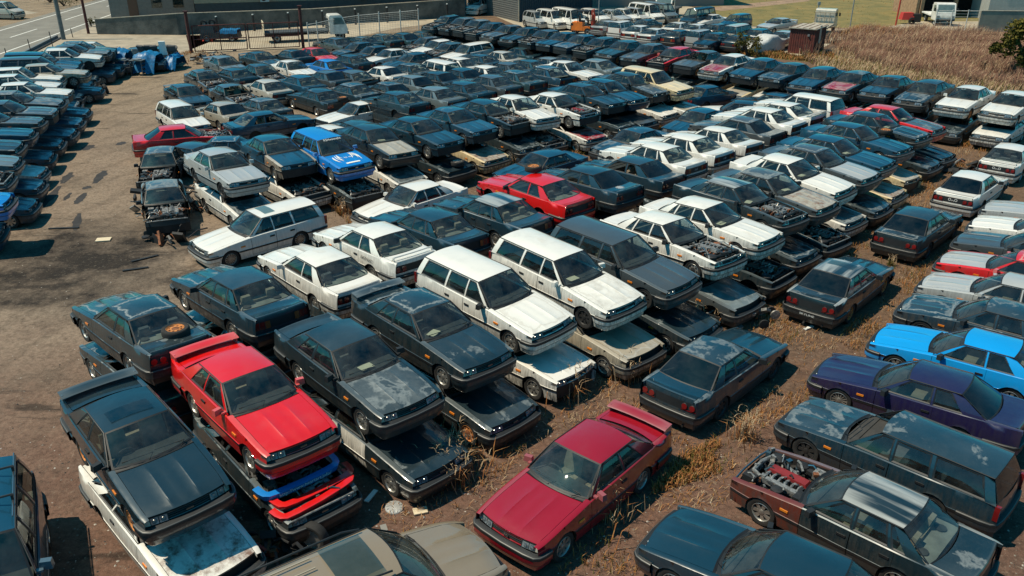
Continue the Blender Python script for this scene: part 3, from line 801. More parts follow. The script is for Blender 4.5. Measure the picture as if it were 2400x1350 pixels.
A1 = [(-7.12,13.39,.95,-.84,'ck','with tall spoiler and sunroof outline',dict(fl='so',w=.14,rim='rust')),
 (-5.57,15.24,.87,-.84,'cr','bright glossy',dict(fl='sP',w=.12,rim='alloy')),
 (-3.58,16.56,.90,-.84,'ck','with white bleached bonnet',dict(fl='',w=.45,hood='k.88',rim='mesh')),
 (-2.04,18.38,.88,-.83,'ck','with low spoiler',dict(fl='s',w=.42,rim='alloy')),
 (-.51,20.16,.92,-.81,'ww','with plain clean bonnet',dict(w=.28,rim='alloy')),
 (1.47,21.43,.95,-.84,'ww','with grimy vented bonnet',dict(w=.40,hood='w.85',rim='dark')),
 (3.21,22.73,.90,-.82,'wg','with dull roof',dict(w=.22)),
 (4.95,24.46,.88,-.85,'sw','with open engine bay',dict(fl='n',w=.5)),
 (6.52,26.01,.86,-.80,'sw','with dusty bonnet',dict(w=.45)),
 (7.95,27.98,.93,-.86,'sk','with exposed engine',dict(fl='n',w=.5,roof='k2.0')),
 (9.50,29.36,.86,-.84,'sg','with rusty brown bonnet',dict(w=.5,hood='t.95',roof='g.9')),
 (10.83,31.31,.86,-.85,'sw','with clean roof',dict(w=.3)),
 (12.35,32.79,.88,-.84,'sg','with silver bonnet',dict(w=.5,hood='s.3')),
 (13.60,34.40,.88,-.80,'sB','with teal sheen',dict(w=.3)),
 (15.38,36.81,.86,-.86,'sB','with pale beltline',dict(w=.3)),
 (17.16,38.99,.85,-.87,'sk','with pale bonnet edge',dict(w=.4)),
 (18.48,39.24+1.2,.86,-.82,'cr','with faded black bonnet',dict(w=.3,hood='g.6'))]
ra1 = row('front stacked row', A1, A)
lows('front stacked row', ra1, ['cwxl/w.98','ckq','ck','ck//rust','cw','st','sk','sgxl/h.9','sknxl','skx','sknxl','sw/g.9','sk','cy/t.96','cy/t.9','sk','sn'], .68)
B1 = [(-9.18,18.36,1.0,2.37,'ck','with spare wheel on boot',dict(w=.55,fl='q')),
 (-7.36,20.29,.93,2.36,'sn','with wooden side strip',dict(w=.5,rim='mesh')),
 (-5.75,22.74,.55,2.31,'cw','with stripped parcel shelf',dict(w=.45)),
 (-4.30,24.05,.85,2.31,'cw','with bar spoiler and lettering',dict(fl='a',w=.4)),
 (-2.81,25.92,.70,2.31,'sn','with tan headrests',dict(w=.3)),
 (-.72,27.2,.78,2.31,'sn','with streaky pale roof',dict(w=.5,roof='n2.0')),
 (.79,29.22,.89,2.31,'cr','glossy',dict(w=.12,fl='x',rim='alloy')),
 (2.65,30.3,.89,2.32,'cn','with hubcap on boot',dict(w=.4)),
 (4.72,32.84,.55,2.31,'cn','with missing door glass',dict(w=.35,fl='v')),
 (5.86,34.34,.72,2.30,'sw','with dark tail panel',dict(w=.25)),
 (7.37,35.85,.72,2.30,'sw','with number plate stub',dict(w=.25)),
 (9.21,38.06,.50,2.31,'sw','with greyish boot',dict(w=.5)),
 (11.01,40.55,.40,2.31,'cg','with striped roof',dict(w=.6)),
 (12.31,41.62,.62,2.30,'sw','with clean wide roof',dict(w=.2)),
 (13.64,42.94,.62,2.30,'cw','with small spoiler',dict(w=.25,fl='s')),
 (15.3,44.7,.62,2.31,'ww','with long glasshouse',dict(w=.25))]
rb1 = row('tail-on row behind front stack', B1, B)
lows('tail-on row behind front stack', rb1, ['ck','sk','sk','ck','sk','sk','sk','ck','sk','sk','ck','sk','sk','sk','ck','sk'], .1)
CC = [(-8.87,27.55,0,-2.39,'ww','with glass sunroof',dict(fl='o',w=.15,rim='mesh')),
 (-3.88,30.67,0,-2.37,'sw','with bright clean bonnet',dict(w=.12)),
 (1.23,35.37,0,-2.39,'sB','with dusty screen',dict(w=.15)),
 (5.75,39.51,0,-2.37,'sB','with pale-edged bonnet',dict(w=.6)),
 (9.68,43.70,0,-2.32,'sB','with blue-black bonnet',dict(w=.2)),
 (12.44,46.21,0,2.75,'sn','with pale bonnet, side-on',dict(w=.3,hood='w.5')),
 (14.96,48.41,0,B,'cB','with low dark roof',dict(w=.2))]
row('ground row between stacks', CC, C)
D1 = [(-11.46,32.34,.86,-.87,'cs','with even grey paint',dict(w=.18,rim='dark')),
 (-9.93,34.68,.83,-.93,'sB','with rusty wing and door ajar',dict(fl='df',w=.2,rim='mesh',wing='t.96')),
 (-7.68,34.61,.84,-.90,'wb','with white rally stripes',dict(w=.10)),
 (-6.04,36.56,.82,-.88,'sk','with tan rusted bonnet',dict(w=.3,hood='t.8')),
 (-4.16,37.88,.88,-.84,'sn','with crumpled front',dict(w=.2,fl='f')),
 (-2.63,39.96,.88,-.87,'sB','with red lower lip',dict(w=.4,fl='f')),
 (-1.05,41.92,.82,-.82,'sn','with exposed engine',dict(w=.2,fl='nfl')),
 (.38,42.76,.87,-.90,'sw','with clean white bonnet',dict(w=.3)),
 (2.46,43.54,.86,-.85,'sw','with red engine bay',dict(w=.35,fl='nRf')),
 (4.10,46.03,.87,-.83,'sn','with grey striped roof',dict(w=.4,fl='f')),
 (5.40,47.20,.88,-.82,'sB','with paper on dashboard',dict(w=.2)),
 (6.98,49.30,.86,-.86,'sk','with flat black bonnet',dict(w=.5,fl='f',hood='g.6')),
 (8.46,49.99,.87,-.86,'wy','with peeling bonnet',dict(w=.5,hood='y.75'))]
rd1 = row('middle stacked row', D1, A, lod=0)
lows('middle stacked row', rd1, ['cw/g.9','swnl','sknfl','cwf/g.9','ckl','cy/t.96','sk','sk','cw/m.6/steel','sk','sg','cw','sw/t.9'], .75)
E1 = [(1.34,13.70,0,-2.29,'cm','metallic spoilered',dict(fl='sP',w=.08,rim='alloy',lod=0)),
 (5.12,18.10,0,.82,'cn','with peeling roof',dict(w=.16,roof='n.72',hood='n.1',rim='dark')),
 (10.00,23.17,0,.83,'ck','with sunroof and bleached roof',dict(fl='oD',w=.55,roof='k2.0',hood='n.15',rim='rust')),
 (14.52,28.08,0,.81,'ck','with pale tail band',dict(fl='D',w=.45,rim='dark')),
 (18.64,32.58,0,.81,'cw','clean with red round lights',dict(w=.15)),
 (22.57,36.93,0,.83,'cw','with wire rear spoiler',dict(fl='a',w=.2))]
row('grassy aisle line', E1, D)
G1 = [(4.44,10.83,0,2.47,'sn','plain glossy',dict(w=.10)),
 (6.45,12.55,0,2.36,'sk','with red engine and bleached roof',dict(fl='nRfl',w=.55,roof='k2.0',rim='alloy',wing='x.5')),
 (7.95,14.55,0,2.36,'wn','with missing windscreen',dict(fl='W',w=.42,roof='n.48',hood='n.75')),
 (9.46,16.81,0,2.47,'cp','with pink sheen',dict(w=.22,rim='mesh')),
 (11.51,18.47,0,2.47,'ce','in flat paint',dict(w=.04)),
 (13.0,20.35,0,2.46,'sn','with pale outlined bonnet',dict(w=.68)),
 (14.35,22.05,0,2.46,'cs','with light wings',dict(w=.35)),
 (15.7,23.8,0,2.46,'cr','with silver bonnet',dict(w=.3,hood='s.6')),
 (17.1,25.6,0,2.46,'sg','with cream wing',dict(w=.4,hood='g.3')),
 (18.4,27.2,0,2.46,'sw','with sun-lit bonnet',dict(w=.3)),
 (19.8,29.0,0,2.46,'cs','with dark headlamps',dict(w=.3))]
row('angled aisle line', G1, B, end='nearest')

LROW = [(-32.07,66.10,.3,'cw','fn',.3),(-31.2,62.4,.85,'sk','',.6),(-31.0,61.0,.85,'sg','',.6),(-30.8,59.2,.85,'sw','',.3),(-31.2,56.9,.85,'wB','',.2),(-30.5,55.1,.85,'wn','',.2),
 (-28.9,53.0,.85,'st','',.6),(-29.6,51.2,.85,'ww','',.4),(-28.6,48.9,.85,'ww','',.4),(-27.0,46.9,.85,'sw','',.5),(-26.3,44.4,.85,'sg','',.7),(-25.4,42.0,.85,'sn','',.3),
 (-25.0,39.8,.85,'sg','',.6),(-24.3,37.5,.85,'sB','',.3),(-23.6,35.2,.85,'sk','',.6),(-22.6,33.0,.85,'sn','',.3),(-21.6,30.6,.85,'sk','',.4),(-20.06,27.8,.85,'cb','',.1)]
lr = []
# keep an even pitch so that neighbours clear each other
rl = row('stacked row along the road', [(x, y, z, L, kc, '', dict(fl=fl, w=w)) for x, y, z, kc, fl, w in LROW], L, lod=1, end='far end')
lows('stacked row along the road', rl, ['','sB','sn','sB','sn','sn','sB','cB','sk','sB','cB','sB','sn','sB','cw/w.8','sB','sB','cB'], .72)

RROW = [(-5.86,77.88,'sk','n'),(-4.41,76.29,'sk','nf'),(-3.1,74.9,'sn','nfl'),(-1.86,72.9,'sk','nfl'),(-.45,71.3,'cn',''),(1.05,69.8,'ck',''),(2.5,68.3,'sk','n'),(3.8,66.9,'sB','f'),
 (5.1,65.5,'cB','fl'),(6.5,64.0,'sk','nfl'),(8.0,62.4,'ck',''),(9.6,60.8,'ck',''),(11.2,59.2,'cr','fl'),(12.7,57.6,'sk','fl'),(14.2,56.0,'cw',''),(15.7,54.4,'sB','f'),(17.1,52.8,'sn','f'),(18.5,51.2,'cB',''),
 (20.0,49.8,'ck',''),(21.6,48.5,'cn',''),(23.0,46.9,'ck',''),(24.48,45.3,'sw',''),(26.05,43.8,'sw','')]
rextra = {12: dict(hood='k.6', door='r.2', roof='r.2'), 14: dict(hood='m.75', door='k'), 18: dict(hood='m.75')}
rr = row('upper row before the reeds', [(x, y, .87, C, kc, '', dict(fl=fl, rim=('rust' if i == 13 else None), **rextra.get(i, {}))) for i, (x, y, kc, fl) in enumerate(RROW)], C, lod=1, end='far end')
lows('upper row before the reeds', rr, ['sk','sk','ck','sk','sk','sk','ck','sk','sk','ct/t.9','sk','sk','sk','sk','sk','cy/t.9','sw','sB/w.5','sk','ck','sk','sk','sw/w.8'], .7)

FIELD = '''
-19.98 55.48 -.95 ck o;-19.44 50.43 -.9 cn s;-17.64 44.62 -.9 ww;-15.14 59.19 -.85 sw;-18.4 63.1 -.85 sk s;-20.4 61.0 -.85 ck s;-14.73 65.01 -.85 cr;-16.83 57.6 -.9 sk n
-16.67 50.56 -.9 sg nfW;-18.6 56.6 B sk;-15.33 52.56 B cc;-13.64 54.1 B cB;-12.2 55.6 B ck;-11.55 49.7 B sk q;-14.15 47.0 B sg;-15.99 46.0 B ct
-10.57 55.81 B ck s;-9.94 51.4 B sn;-13.17 60.17 B cb t;-11.9 62.3 B sk;-16.62 64.5 B ck;-14.60 71.11 B sg;-12.58 71.60 B sk;-11.11 73.13 B sn;-9.41 73.92 B ck;-7.9 74.75 B sk
-12.3 67.86 C sk;-10.75 65.95 C ck;-9.25 64.40 C sw;-7.15 70.75 C sk;-6.1 69.1 C sw;-5.1 67.6 C sk;-3.5 66.5 C ww;-7.41 62.57 C sn
-4.0 61.0 B cw;-2.5 62.3 B sk;-1.0 63.8 B sc;.5 65.7 B sk;-5.51 59.6 B ww;-7.15 58.5 B sk;-8.8 57.2 B cw a;-6.5 54.0 B sk t;-5.0 55.3 B sk;-3.5 56.6 B sn t
-2.0 57.6 B cw;-.5 58.9 B sg W;1.0 60.0 B sk W;2.4 61.0 B sn;3.85 62.2 B sk;-8.55 45.6 C cw l;-7.91 41.53 B sn;-8.6 39.9 A sw
'''
cnt = 0; REM = 'back field'
fl_rows = {}
for tok in FIELD.replace('\n', ';').split(';'):
    tok = tok.strip()
    if not tok: continue
    q = tok.split(); x, y = float(q[0]), float(q[1]); th = {'A': A, 'B': B, 'C': C}.get(q[2]); th = th if th is not None else float(q[2])
    d_ = -.7*x+.72*y; s_ = .72*x+.7*y
    fl_rows.setdefault(int((d_-25)//5.2), []).append((s_, x, y, th, q[3], q[4] if len(q) > 4 else ''))
fi = 0
for key in sorted(fl_rows):
    for st, lst in enumerate([sorted(fl_rows[key])]):
        row(ORD[fi]+' field row behind middle stack', [(x, y, 0, th, kc, '', dict(fl=fl)) for _, x, y, th, kc, fl in lst], B, lod=1); fi += 1
# raised tail-on row just behind the middle stack
BR = [(-6.48,46.3,.5,'ck'),(-4.57,47.6,.5,'sn'),(-2.95,48.6,.6,'sn'),(-1.5,50.2,.7,'sg'),(.0,51.7,.7,'sk'),(1.9,53.2,.7,'sB'),(-7.75,51.73,.0,'sk'),(5.3,56.4,.6,'ck'),(3.7,54.6,.7,'cw')]
row('raised row behind middle stack', [(x, y, z, B if kc != 'cw' else A, kc, '', dict(fl='u') if x == 1.9 else {}) for x, y, z, kc in BR], B, lod=1)
lows('raised row behind middle stack', [c[0] for c in CARS[-9:]], ['ck','sk','sk','sk','sk','sk','','ck','sk'], .1)

# odd ones out
p0 = G(315, 352, .5); p1 = G(545, 324, .6); th = math.atan2(p1[1]-p0[1], p1[0]-p0[0])
car('coupe', 'r', (p0[0]+p1[0])/2, (p0[1]+p1[1])/2, .12, th, 'red coupe standing crosswise with black boot and open engine bay', 'nflx', .15, lod=0, group=GRP, rim='dark')
p0 = G(560, 312, .5); p1 = G(700, 285, .6); th = math.atan2(p1[1]-p0[1], p1[0]-p0[0])
car('coupe', 'B', (p0[0]+p1[0])/2, (p0[1]+p1[1])/2, .05, th, 'gutted deep blue coupe seen from behind with rear screen gone', 'dvx', .25, lod=0, group=GRP)
x, y, _ = G(380, 432, 1.34); car('coupe', 'k', x+.1, y-.3, 0, -1.17, 'black coupe with bare engine and missing nose beside the dirt lane', 'nflvxw', .35, roof='g.7', lod=0, group=GRP)
x, y, _ = G(372, 352, 1.34); car('coupe', 'g', x+.1, y-.3, 0, -1.32, 'gutted grey coupe with empty front behind the bare engine car', 'nflxw', .6, lod=0, group=GRP)
x, y, _ = G(470, 348, 1.2); car('sedan', 'n', x, y, 0, -.5, 'low dark saloon half hidden behind the silver upper coupe', '', .3, lod=1, group=GRP)
x, y, _ = G(552, 330, 1.2); car('sedan', 'B', x, y, 0, .1, 'deep blue car behind the door-ajar saloon beside the gutted coupe', '', .3, lod=1, group=GRP)
x, y, _ = G(1658, 202, 1.33); car('coupe', 'B', x+.25, y+.3, .0, .62, 'deep blue coupe with open tail between middle stack and reeds', 'Wt', .15, lod=1, group=GRP)
# ------------------------------------------------------------------ roadworthy vehicles: same panels reshaped to other bodies
STY = {
 'hatch': ('wagon', [(-2.4,-1.78),(-1.135,-1.2),(.10,.28),(.70,.92),(1.48,1.27),(2.4,1.92)], [(0,0),(.3,.3),(.62,.66),(.90,1.0),(1.44,1.56)], .98),
 'minivan': ('wagon', [(-2.4,-2.1),(-1.135,-1.25),(.10,.62),(.70,1.28),(1.48,1.55),(2.4,2.15)], [(0,0),(.3,.3),(.62,.7),(.90,1.1),(1.44,1.80)], 1.0),
 'van': ('wagon', [(-2.4,-2.35),(-1.135,-1.3),(.10,1.05),(.70,1.5),(1.48,1.66),(2.4,2.30)], [(0,0),(.3,.33),(.62,.75),(.90,1.15),(1.44,2.0)], 1.0),
 'saloon': ('sedan', [(-2.4,-2.35),(-1.135,-1.2),(.10,.16),(.70,.85),(1.48,1.45),(2.4,2.3)], [(0,0),(.3,.31),(.62,.66),(.90,.98),(1.38,1.46)], 1.03),
 'sports': ('coupe', [(-2.4,-2.35),(-1.135,-1.2),(.10,.05),(.70,.72),(1.48,1.45),(2.4,2.35)], [(0,0),(.3,.31),(.62,.62),(.90,.90),(1.38,1.34)], 1.05),
 'suv': ('wagon', [(-2.4,-2.35),(-1.135,-1.3),(.10,.25),(.70,.95),(1.48,1.45),(2.4,2.35)], [(0,.10),(.3,.36),(.62,.78),(.90,1.10),(1.44,1.78)], 1.07),
}
WCACHE = {}
def wmesh(me, sty, rnd=.16):
    key = (me.name, sty)
    if key in WCACHE: return WCACHE[key]
    _, xm, zm, ys = STY[sty]; m2 = me.copy(); m2.name = sty+'_'+me.name
    def f(p):
        x, y, z = p; nx = pw(x, xm); nz = pw(z, zm)
        k = 1-rnd*max(0, (x-1.55)/.8)**2-.08*max(0, (-x-1.7)/.6)**2
        return Vector((nx, y*ys*k, nz-.05*max(0, (x-1.7)/.6)**2*(z > .5)))
    for v in m2.vertices: v.co = f(v.co)
    m2.update(); WCACHE[key] = m2; return m2
def vehicle(sty, col, x, y, th, label, w=.05, cat='car', name=None, extra='', z=0, lod=1, group=None):
    kind = STY[sty][0]; P = PR[kind]; base = (*COLS[col], w); xm = STY[sty][1]
    t = empty(name or {'hatch': 'hatchback_car', 'minivan': 'minivan', 'van': 'van', 'saloon': 'saloon_car', 'sports': 'sports_car', 'suv': 'offroad_car'}[sty], (x, y, z), th, label, cat, group)
    obj('body', wmesh(P['body'], sty), t, base); obj('bonnet', wmesh(P['bonnet'], sty), t, base)
    for i in (0, 1): obj('wing', wmesh(P['wing'][i], sty), t, base)
    if 'boot_lid' in P: obj('boot_lid', wmesh(P['boot_lid'], sty), t, base)
    for pr in P['doors']:
        for i in (0, 1): obj('door', wmesh(pr[i], sty), t, base)
    obj('windscreen', wmesh(P['windscreen'], sty), t); obj('rear_window', wmesh(P['rear_window'], sty), t)
    for pr in P['side']:
        for i in (0, 1): obj('side_window', wmesh(pr[i], sty), t)
    obj('dashboard', wmesh(P['cabin'], sty), t)
    if lod < 1:
        for yy in (.36, -.36): obj('seat', wmesh(P['seat'][0], sty), t, loc=(-.05, yy, .12))
        obj('wiper', wmesh(SHARED['wiper'], sty), t)
    obj('bumper', wmesh(SHARED['bumper_f'], sty), t, base); obj('bumper', wmesh(SHARED['bumper_r'], sty), t, base)
    for i in (0, 1): obj('headlight', wmesh(SHARED['lamp'][i], sty), t); obj('mirror', wmesh(SHARED['mirror_p'][i], sty), t, base)
    obj('grille', wmesh(SHARED['grille'], sty), t, base)
    tl = 'tail_wagon' if kind == 'wagon' else ('tail_round' if kind == 'coupe' else 'tail_rect')
    for i in (0, 1): obj('tail_light', wmesh(SHARED[tl][i], sty), t)
    if 's' in extra: obj('spoiler', wmesh(SHARED['spoiler'], sty), t, base)
    for xc in WX:
        for sg in (1, -1):
            wo = obj('wheel', SHARED['tyre'], t, loc=(pw(xc, xm), sg*.70*STY[sty][3], .312*(1.12 if sty == 'suv' else 1)), rot=(0, 0, 0 if sg > 0 else pi), scale=(1.12,)*3 if sty == 'suv' else None)
            obj('rim', SHARED['rims']['alloy'], wo)
    return t
def veh_px(sty, col, u, v, h, th, label, **kw):
    x, y, _ = G(u, v, h); return vehicle(sty, col, x+.2*cos(th), y+.2*sin(th), th, label, **kw)
LOT = 'road cars parked on the pale lot'
veh_px('hatch','s',1257,26,1.55,-1.05,'small silver hatchback at the corner of the dark warehouse',group=LOT)
veh_px('minivan','w',1291,27,1.6,-1.0,'small white kei car with orange plate beside the silver hatchback',group=LOT)
veh_px('van','w',1331,21,1.9,-1.0,'boxy white van car with square headlights behind the forklift',group=LOT)
veh_px('saloon','k',1362,18,1.5,-1.0,'black car half hidden behind the boxy white van car',group=LOT)
veh_px('hatch','w',1392,22,1.5,-1.0,'white rounded car directly behind the orange forklift mast',group=LOT)
veh_px('saloon','s',1437,22,1.45,-1.0,'silver saloon just right of the forklift mast and pole',group=LOT)
veh_px('saloon','w',1466,14,1.7,-1.0,'white saloon right of the silver saloon at the lot back',group=LOT)
veh_px('hatch','s',1496,17,1.6,-1.0,'silver hatchback between white saloon and white van',group=LOT)
veh_px('van','w',1513,8,1.95,-1.0,'white van with high roof before the cab truck',group=LOT)
veh_px('van','h',1545,6,1.95,-1.0,'grey van standing behind the white cab truck',group=LOT)
veh_px('van','n',1640,18,1.95,-2.35,'long dark navy van at the back of the lot',group=LOT)
veh_px('sports','s',1426,48,1.3,.9,'pale coupe with red tail lights right beside the forklift forks',group=LOT)
veh_px('hatch','w',1459,52,1.4,.9,'small white sports hatch seen from behind next to red-lit coupe',group=LOT)
veh_px('saloon','k',1512,46,1.42,-2.3,'dark saloon behind the white tail-on cars of the lot',group=LOT)
veh_px('saloon','w',1500,60,1.4,.9,'white saloon with long red light bar across its tail',group=LOT)
veh_px('sports','w',1537,66,1.3,.9,'white coupe with four round tail lights on the lot',group=LOT)
veh_px('saloon','k',1592,70,1.42,.9,'glossy black saloon seen from behind by the grass strip',group=LOT)
veh_px('hatch','s',1644,70,1.5,.85,'silver blue hatchback with yellow plate by the grass strip',group=LOT)
veh_px('sports','w',1592,52,1.3,.85,'white low car behind the glossy black saloon',group=LOT)
veh_px('sports','w',1636,56,1.3,.85,'white low car behind the silver blue hatchback',group=LOT)
veh_px('saloon','g',1682,56,1.4,.85,'grey saloon with red lights left of the pale minivan',group=LOT)
veh_px('minivan','c',1732,60,1.65,.85,'champagne minivan with tall red tail lights',group=LOT)
veh_px('saloon','n',1676,78,1.4,-2.3,'old dark blue saloon with square front lights by the grass strip',group=LOT,name='old_saloon_car')
veh_px('sports','n',1736,82,1.3,.85,'dark blue coupe with white plate beside the old saloon',group=LOT)
veh_px('saloon','B',1782,68,1.4,.85,'deep blue saloon behind the covered car',group=LOT)
veh_px('sports','w',1663,33,1.35,-2.45,'white old coupe facing left in front of the navy van',group=LOT)
veh_px('hatch','B',1730,33,1.55,-2.4,'deep blue hatchback at the back edge by the field',group=LOT)
veh_px('sports','s',1826,43,1.3,-2.5,'silver white sports coupe with rear wing by the field',extra='s',group=LOT)
veh_px('sports','s',1836,74,1.3,-2.3,'pale grey coupe tucked behind the red shed',group=LOT)
x, y, _ = G(14, 8, 1.6); vehicle('minivan', 'c', x-.5, y, -.15, 'pale van car parked across the road at the top left corner', name='parked_van', cat='van')
x, y, _ = G(1124, 33, 0); vehicle('minivan', 'w', x, y, -2.0, 'small white van beyond the wall by the pale warehouse lane', cat='van')
# big tan off-roader in the near bottom edge
a_ = G(600, 1345, 1.75); b_ = G(855, 1235, 1.75); th = math.atan2(b_[1]-a_[1], b_[0]-a_[0]); cx, cy, _ = G(859, 1236, 1.72)
lx, ly = .25, .575*1.07; ox, oy = cx-(lx*cos(th)-ly*sin(th)), cy-(lx*sin(th)+ly*cos(th))
COLS['G'] = (.235,.185,.125)
gold = vehicle('suv', 'G', ox, oy, th, 'tan off-road car with big dark sunroof at the bottom edge', w=.10, lod=0)
mb = MB(); rows = []
for x in (.02,-.10,-.55,-.68): rows.append([(x, yy, 1.755+.055*(1-(yy/.62)**2)+.02) for yy in (-.46,-.43,-.2,0,.2,.43,.46)])
mb.grid(rows, 0); obj('sunroof', mb.mesh('suv_sunroof', [DGLASS]), gold)
mb = MB()
for sg in (1, -1): mb.tube([(.1, sg*.575, 1.78), (-.2, sg*.60, 1.84), (-1.9, sg*.60, 1.84), (-2.1, sg*.575, 1.78)], .018, 0, 6)
for i in range(4): mb.box((-1.35, -.36+.24*i, 1.812+.02), (1.0, .02, .015), 1)
obj('roof_rail', mb.mesh('suv_rails', [BLACK, mat('tan_rib', (.33,.28,.21), .4)]), gold)
a_ = G(36, 1028, 1.76); b_ = G(33, 1230, 1.76); th = math.atan2(b_[1]-a_[1], b_[0]-a_[0]); cx, cy = b_[0], b_[1]
ox, oy = cx-(lx*cos(th)-ly*sin(th)), cy-(lx*sin(th)+ly*cos(th))
blue = vehicle('suv', 'B', ox, oy, th, 'dark blue off-road car with roof bars at the bottom left corner', w=.08, lod=0)
mb = MB()
for sg in (1, -1): mb.tube([(.05, sg*.60, 1.80), (-1.95, sg*.60, 1.80)], .016, 1, 6)
for x in (-.45, -1.35):
    mb.tube([(x, -.62, 1.90), (x, .62, 1.90)], .02, 0, 6)
    for sg in (1, -1): mb.box((x, sg*.60, 1.85), (.06, .04, .10), 0)
obj('roof_rack', mb.mesh('roof_rack', [BLACK, CHROME]), blue)

# ---------------- trucks
def tw(parent, x, y, r=.38):
    wo = obj('wheel', SHARED['tyre'], parent, loc=(x, y, r), rot=(0, 0, 0 if y > 0 else pi), scale=(r/.312,)*3); obj('rim', SHARED['rims']['steel'], wo)
def truck(label, x, y, th, cabcol, bedcol, bedl=4.2, hoarding=False):
    t = empty('flatbed_truck', (x, y, 0), th, label, 'truck'); cm = mat('truck_'+cabcol, COLS[cabcol], .4, coat=.4, var=.2)
    mb = MB()   # cab
    prof = [(0,.55),(1.55,.55),(1.62,.95),(1.50,1.35),(1.15,2.12),(1.0,2.18),(.1,2.18),(0,2.05)]
    for sg in (1, -1): mb.face([(px, sg*.92, pz) for px, pz in (prof if sg < 0 else prof[::-1])], 0)
    mb.grid([[(px, -.92, pz) for px, pz in prof+prof[:1]], [(px, .92, pz) for px, pz in prof+prof[:1]]], 0)
    mb.box((1.62, 0, .62), (.12, 1.84, .22), 1)
    obj('cab', mb.mesh('truck_cab', [cm, BLACK], 30), t)
    mb = MB(); mb.face([(1.505, -.80, 1.40), (1.505, .80, 1.40), (1.20, .78, 2.05), (1.20, -.78, 2.05)]); obj('windscreen', mb.mesh('truck_windscreen', [DGLASS]), t)
    for sg in (1, -1):
        mb = MB(); mb.face([(.35, sg*.925, 1.38), (1.38, sg*.925, 1.38), (1.12, sg*.925, 1.98), (.35, sg*.925, 1.98)]); obj('side_window', mb.mesh('truck_side_window', [DGLASS]), t)
        mb = MB(); mb.box((1.60, sg*.68, .92), (.08, .30, .18)); obj('headlight', mb.mesh('truck_lamp', [LENS]), t)
        mb = MB(); mb.box((1.45, sg*1.08, 1.6), (.06, .16, .30)); mb.tube([(1.4, sg*.92, 1.75), (1.45, sg*1.08, 1.75)], .015); obj('mirror', mb.mesh('truck_mirror', [BLACK]), t)
    bm_ = mat('truck_bed_'+bedcol, COLS[bedcol], .7, var=.4)
    mb = MB(); mb.box((-bedl/2-.1, 0, .86), (bedl, 1.95, .12), 0); mb.box((-bedl/2-.1, 0, .66), (bedl, .8, .22), 1)
    for i in range(4): mb.box((-.3-bedl*i/3.4, 0, .76), (.10, 1.9, .10), 1)
    obj('bed', mb.mesh('truck_bed', [bm_, UNDER]), t)
    mb = MB(); 
    for i in range(5): mb.tube([(-.12, -.9+.45*i, .9), (-.12, -.9+.45*i, 1.9)], .03)
    mb.tube([(-.12, -.95, 1.9), (-.12, .95, 1.9)], .035); mb.tube([(-.12, -.95, 1.4), (-.12, .95, 1.4)], .03); obj('headboard', mb.mesh('truck_headboard', [bm_]), t)
    for sg in (1, -1): tw(t, 1.0, sg*.72); tw(t, -bedl+.9, sg*.72)
    if hoarding:
        mb = MB(); mb.box((-bedl-.15, 0, 1.35), (.05, 1.9, .95), 0); mb.box((-bedl-.18, 0, 1.35), (.02, 1.6, .12), 1); obj('tail_ramp', mb.mesh('tail_ramp', [PAPER, RUST]), t)
    return t
a_ = G(640, 96, 0); b_ = G(806, 88, 0); th = math.atan2(b_[1]-a_[1], b_[0]-a_[0])
truck('white-cab flatbed truck parked behind the wire fence by the concrete wall', *G(772, 92, 0)[:2], th, 'w', 'g', 5.6, True)
x, y, _ = G(1566, 44, 0); tk = truck('white cab truck facing left beside the navy van', x, y+1.5, -2.0, 'w', 'g', 3.0)
x, y, _ = G(1905, 92, 0); truck('beige flatbed truck standing behind the red shed', x+2.4, y+4.4, 1.05, 'c', 't', 4.6)
# dark pickup with a blue sheet behind the gate
x, y, _ = G(520, 96, 0); t = empty('covered_pickup', (x, y, 0), .06, 'dark pickup load under a blue sheet behind the red gate', 'truck')
mb = MB(); mb.box((0, 0, .55), (3.4, 1.5, .5), 0, taper=.95); mb.box((-1.0, 0, 1.1), (1.2, 1.4, .7), 0, taper=.8); obj('body', mb.mesh('pickup_body', [mat('pickup_dark', COLS['k'], .5, var=.4)]), t)
mb = MB(); mb.grid([[(.1+.22*i, -.82, .72+.03*sin(i*2)) for i in range(8)], [(.1+.22*i, -.74, 1.02+.03*sin(i*3)) for i in range(8)], [(.1+.22*i, .74, 1.02+.03*cos(i*2)) for i in range(8)], [(.1+.22*i, .84, .7) for i in range(8)]]); obj('blue_sheet', mb.mesh('blue_sheet', [mat('tarpaulin_blue', (.006,.16,.36), .45, var=.5, vscale=6, bump=.4, bscale=5)]), t)
mb = MB()
for c in ((-1.4,0,1.5),(-.7,.2,1.55)): mb.lathe([(.18,-.1),(.32,-.09),(.32,.09),(.18,.1)], 0, 16, 'y', c)
obj('tyre_stack', mb.mesh('tyre_load', [TYRE]), t)
for xx in (-1.1, 1.1):
    for sg in (1, -1): tw(t, xx, sg*.68, .3)
mc = mat('cone_red', (.6,.05,.02), .6)
for k, (u, v) in enumerate(((479, 96), (497, 98))):
    mb = MB(); mb.lathe([(.20,0),(.20,.03),(.14,.03),(.10,.28),(.098,.30),(.075,.46),(.03,.70),(0,.70)], [0,0,0,0,1,0,0], 16, 'z')
    tag(obj('traffic_cone', mb.mesh('traffic_cone', [mc, WHITEP]), loc=G(u, v, 0)), ('red traffic cone left of the pair behind the gate', 'red and white traffic cone right of the pair behind the gate')[k], 'traffic cone', 'traffic cones behind the gate')

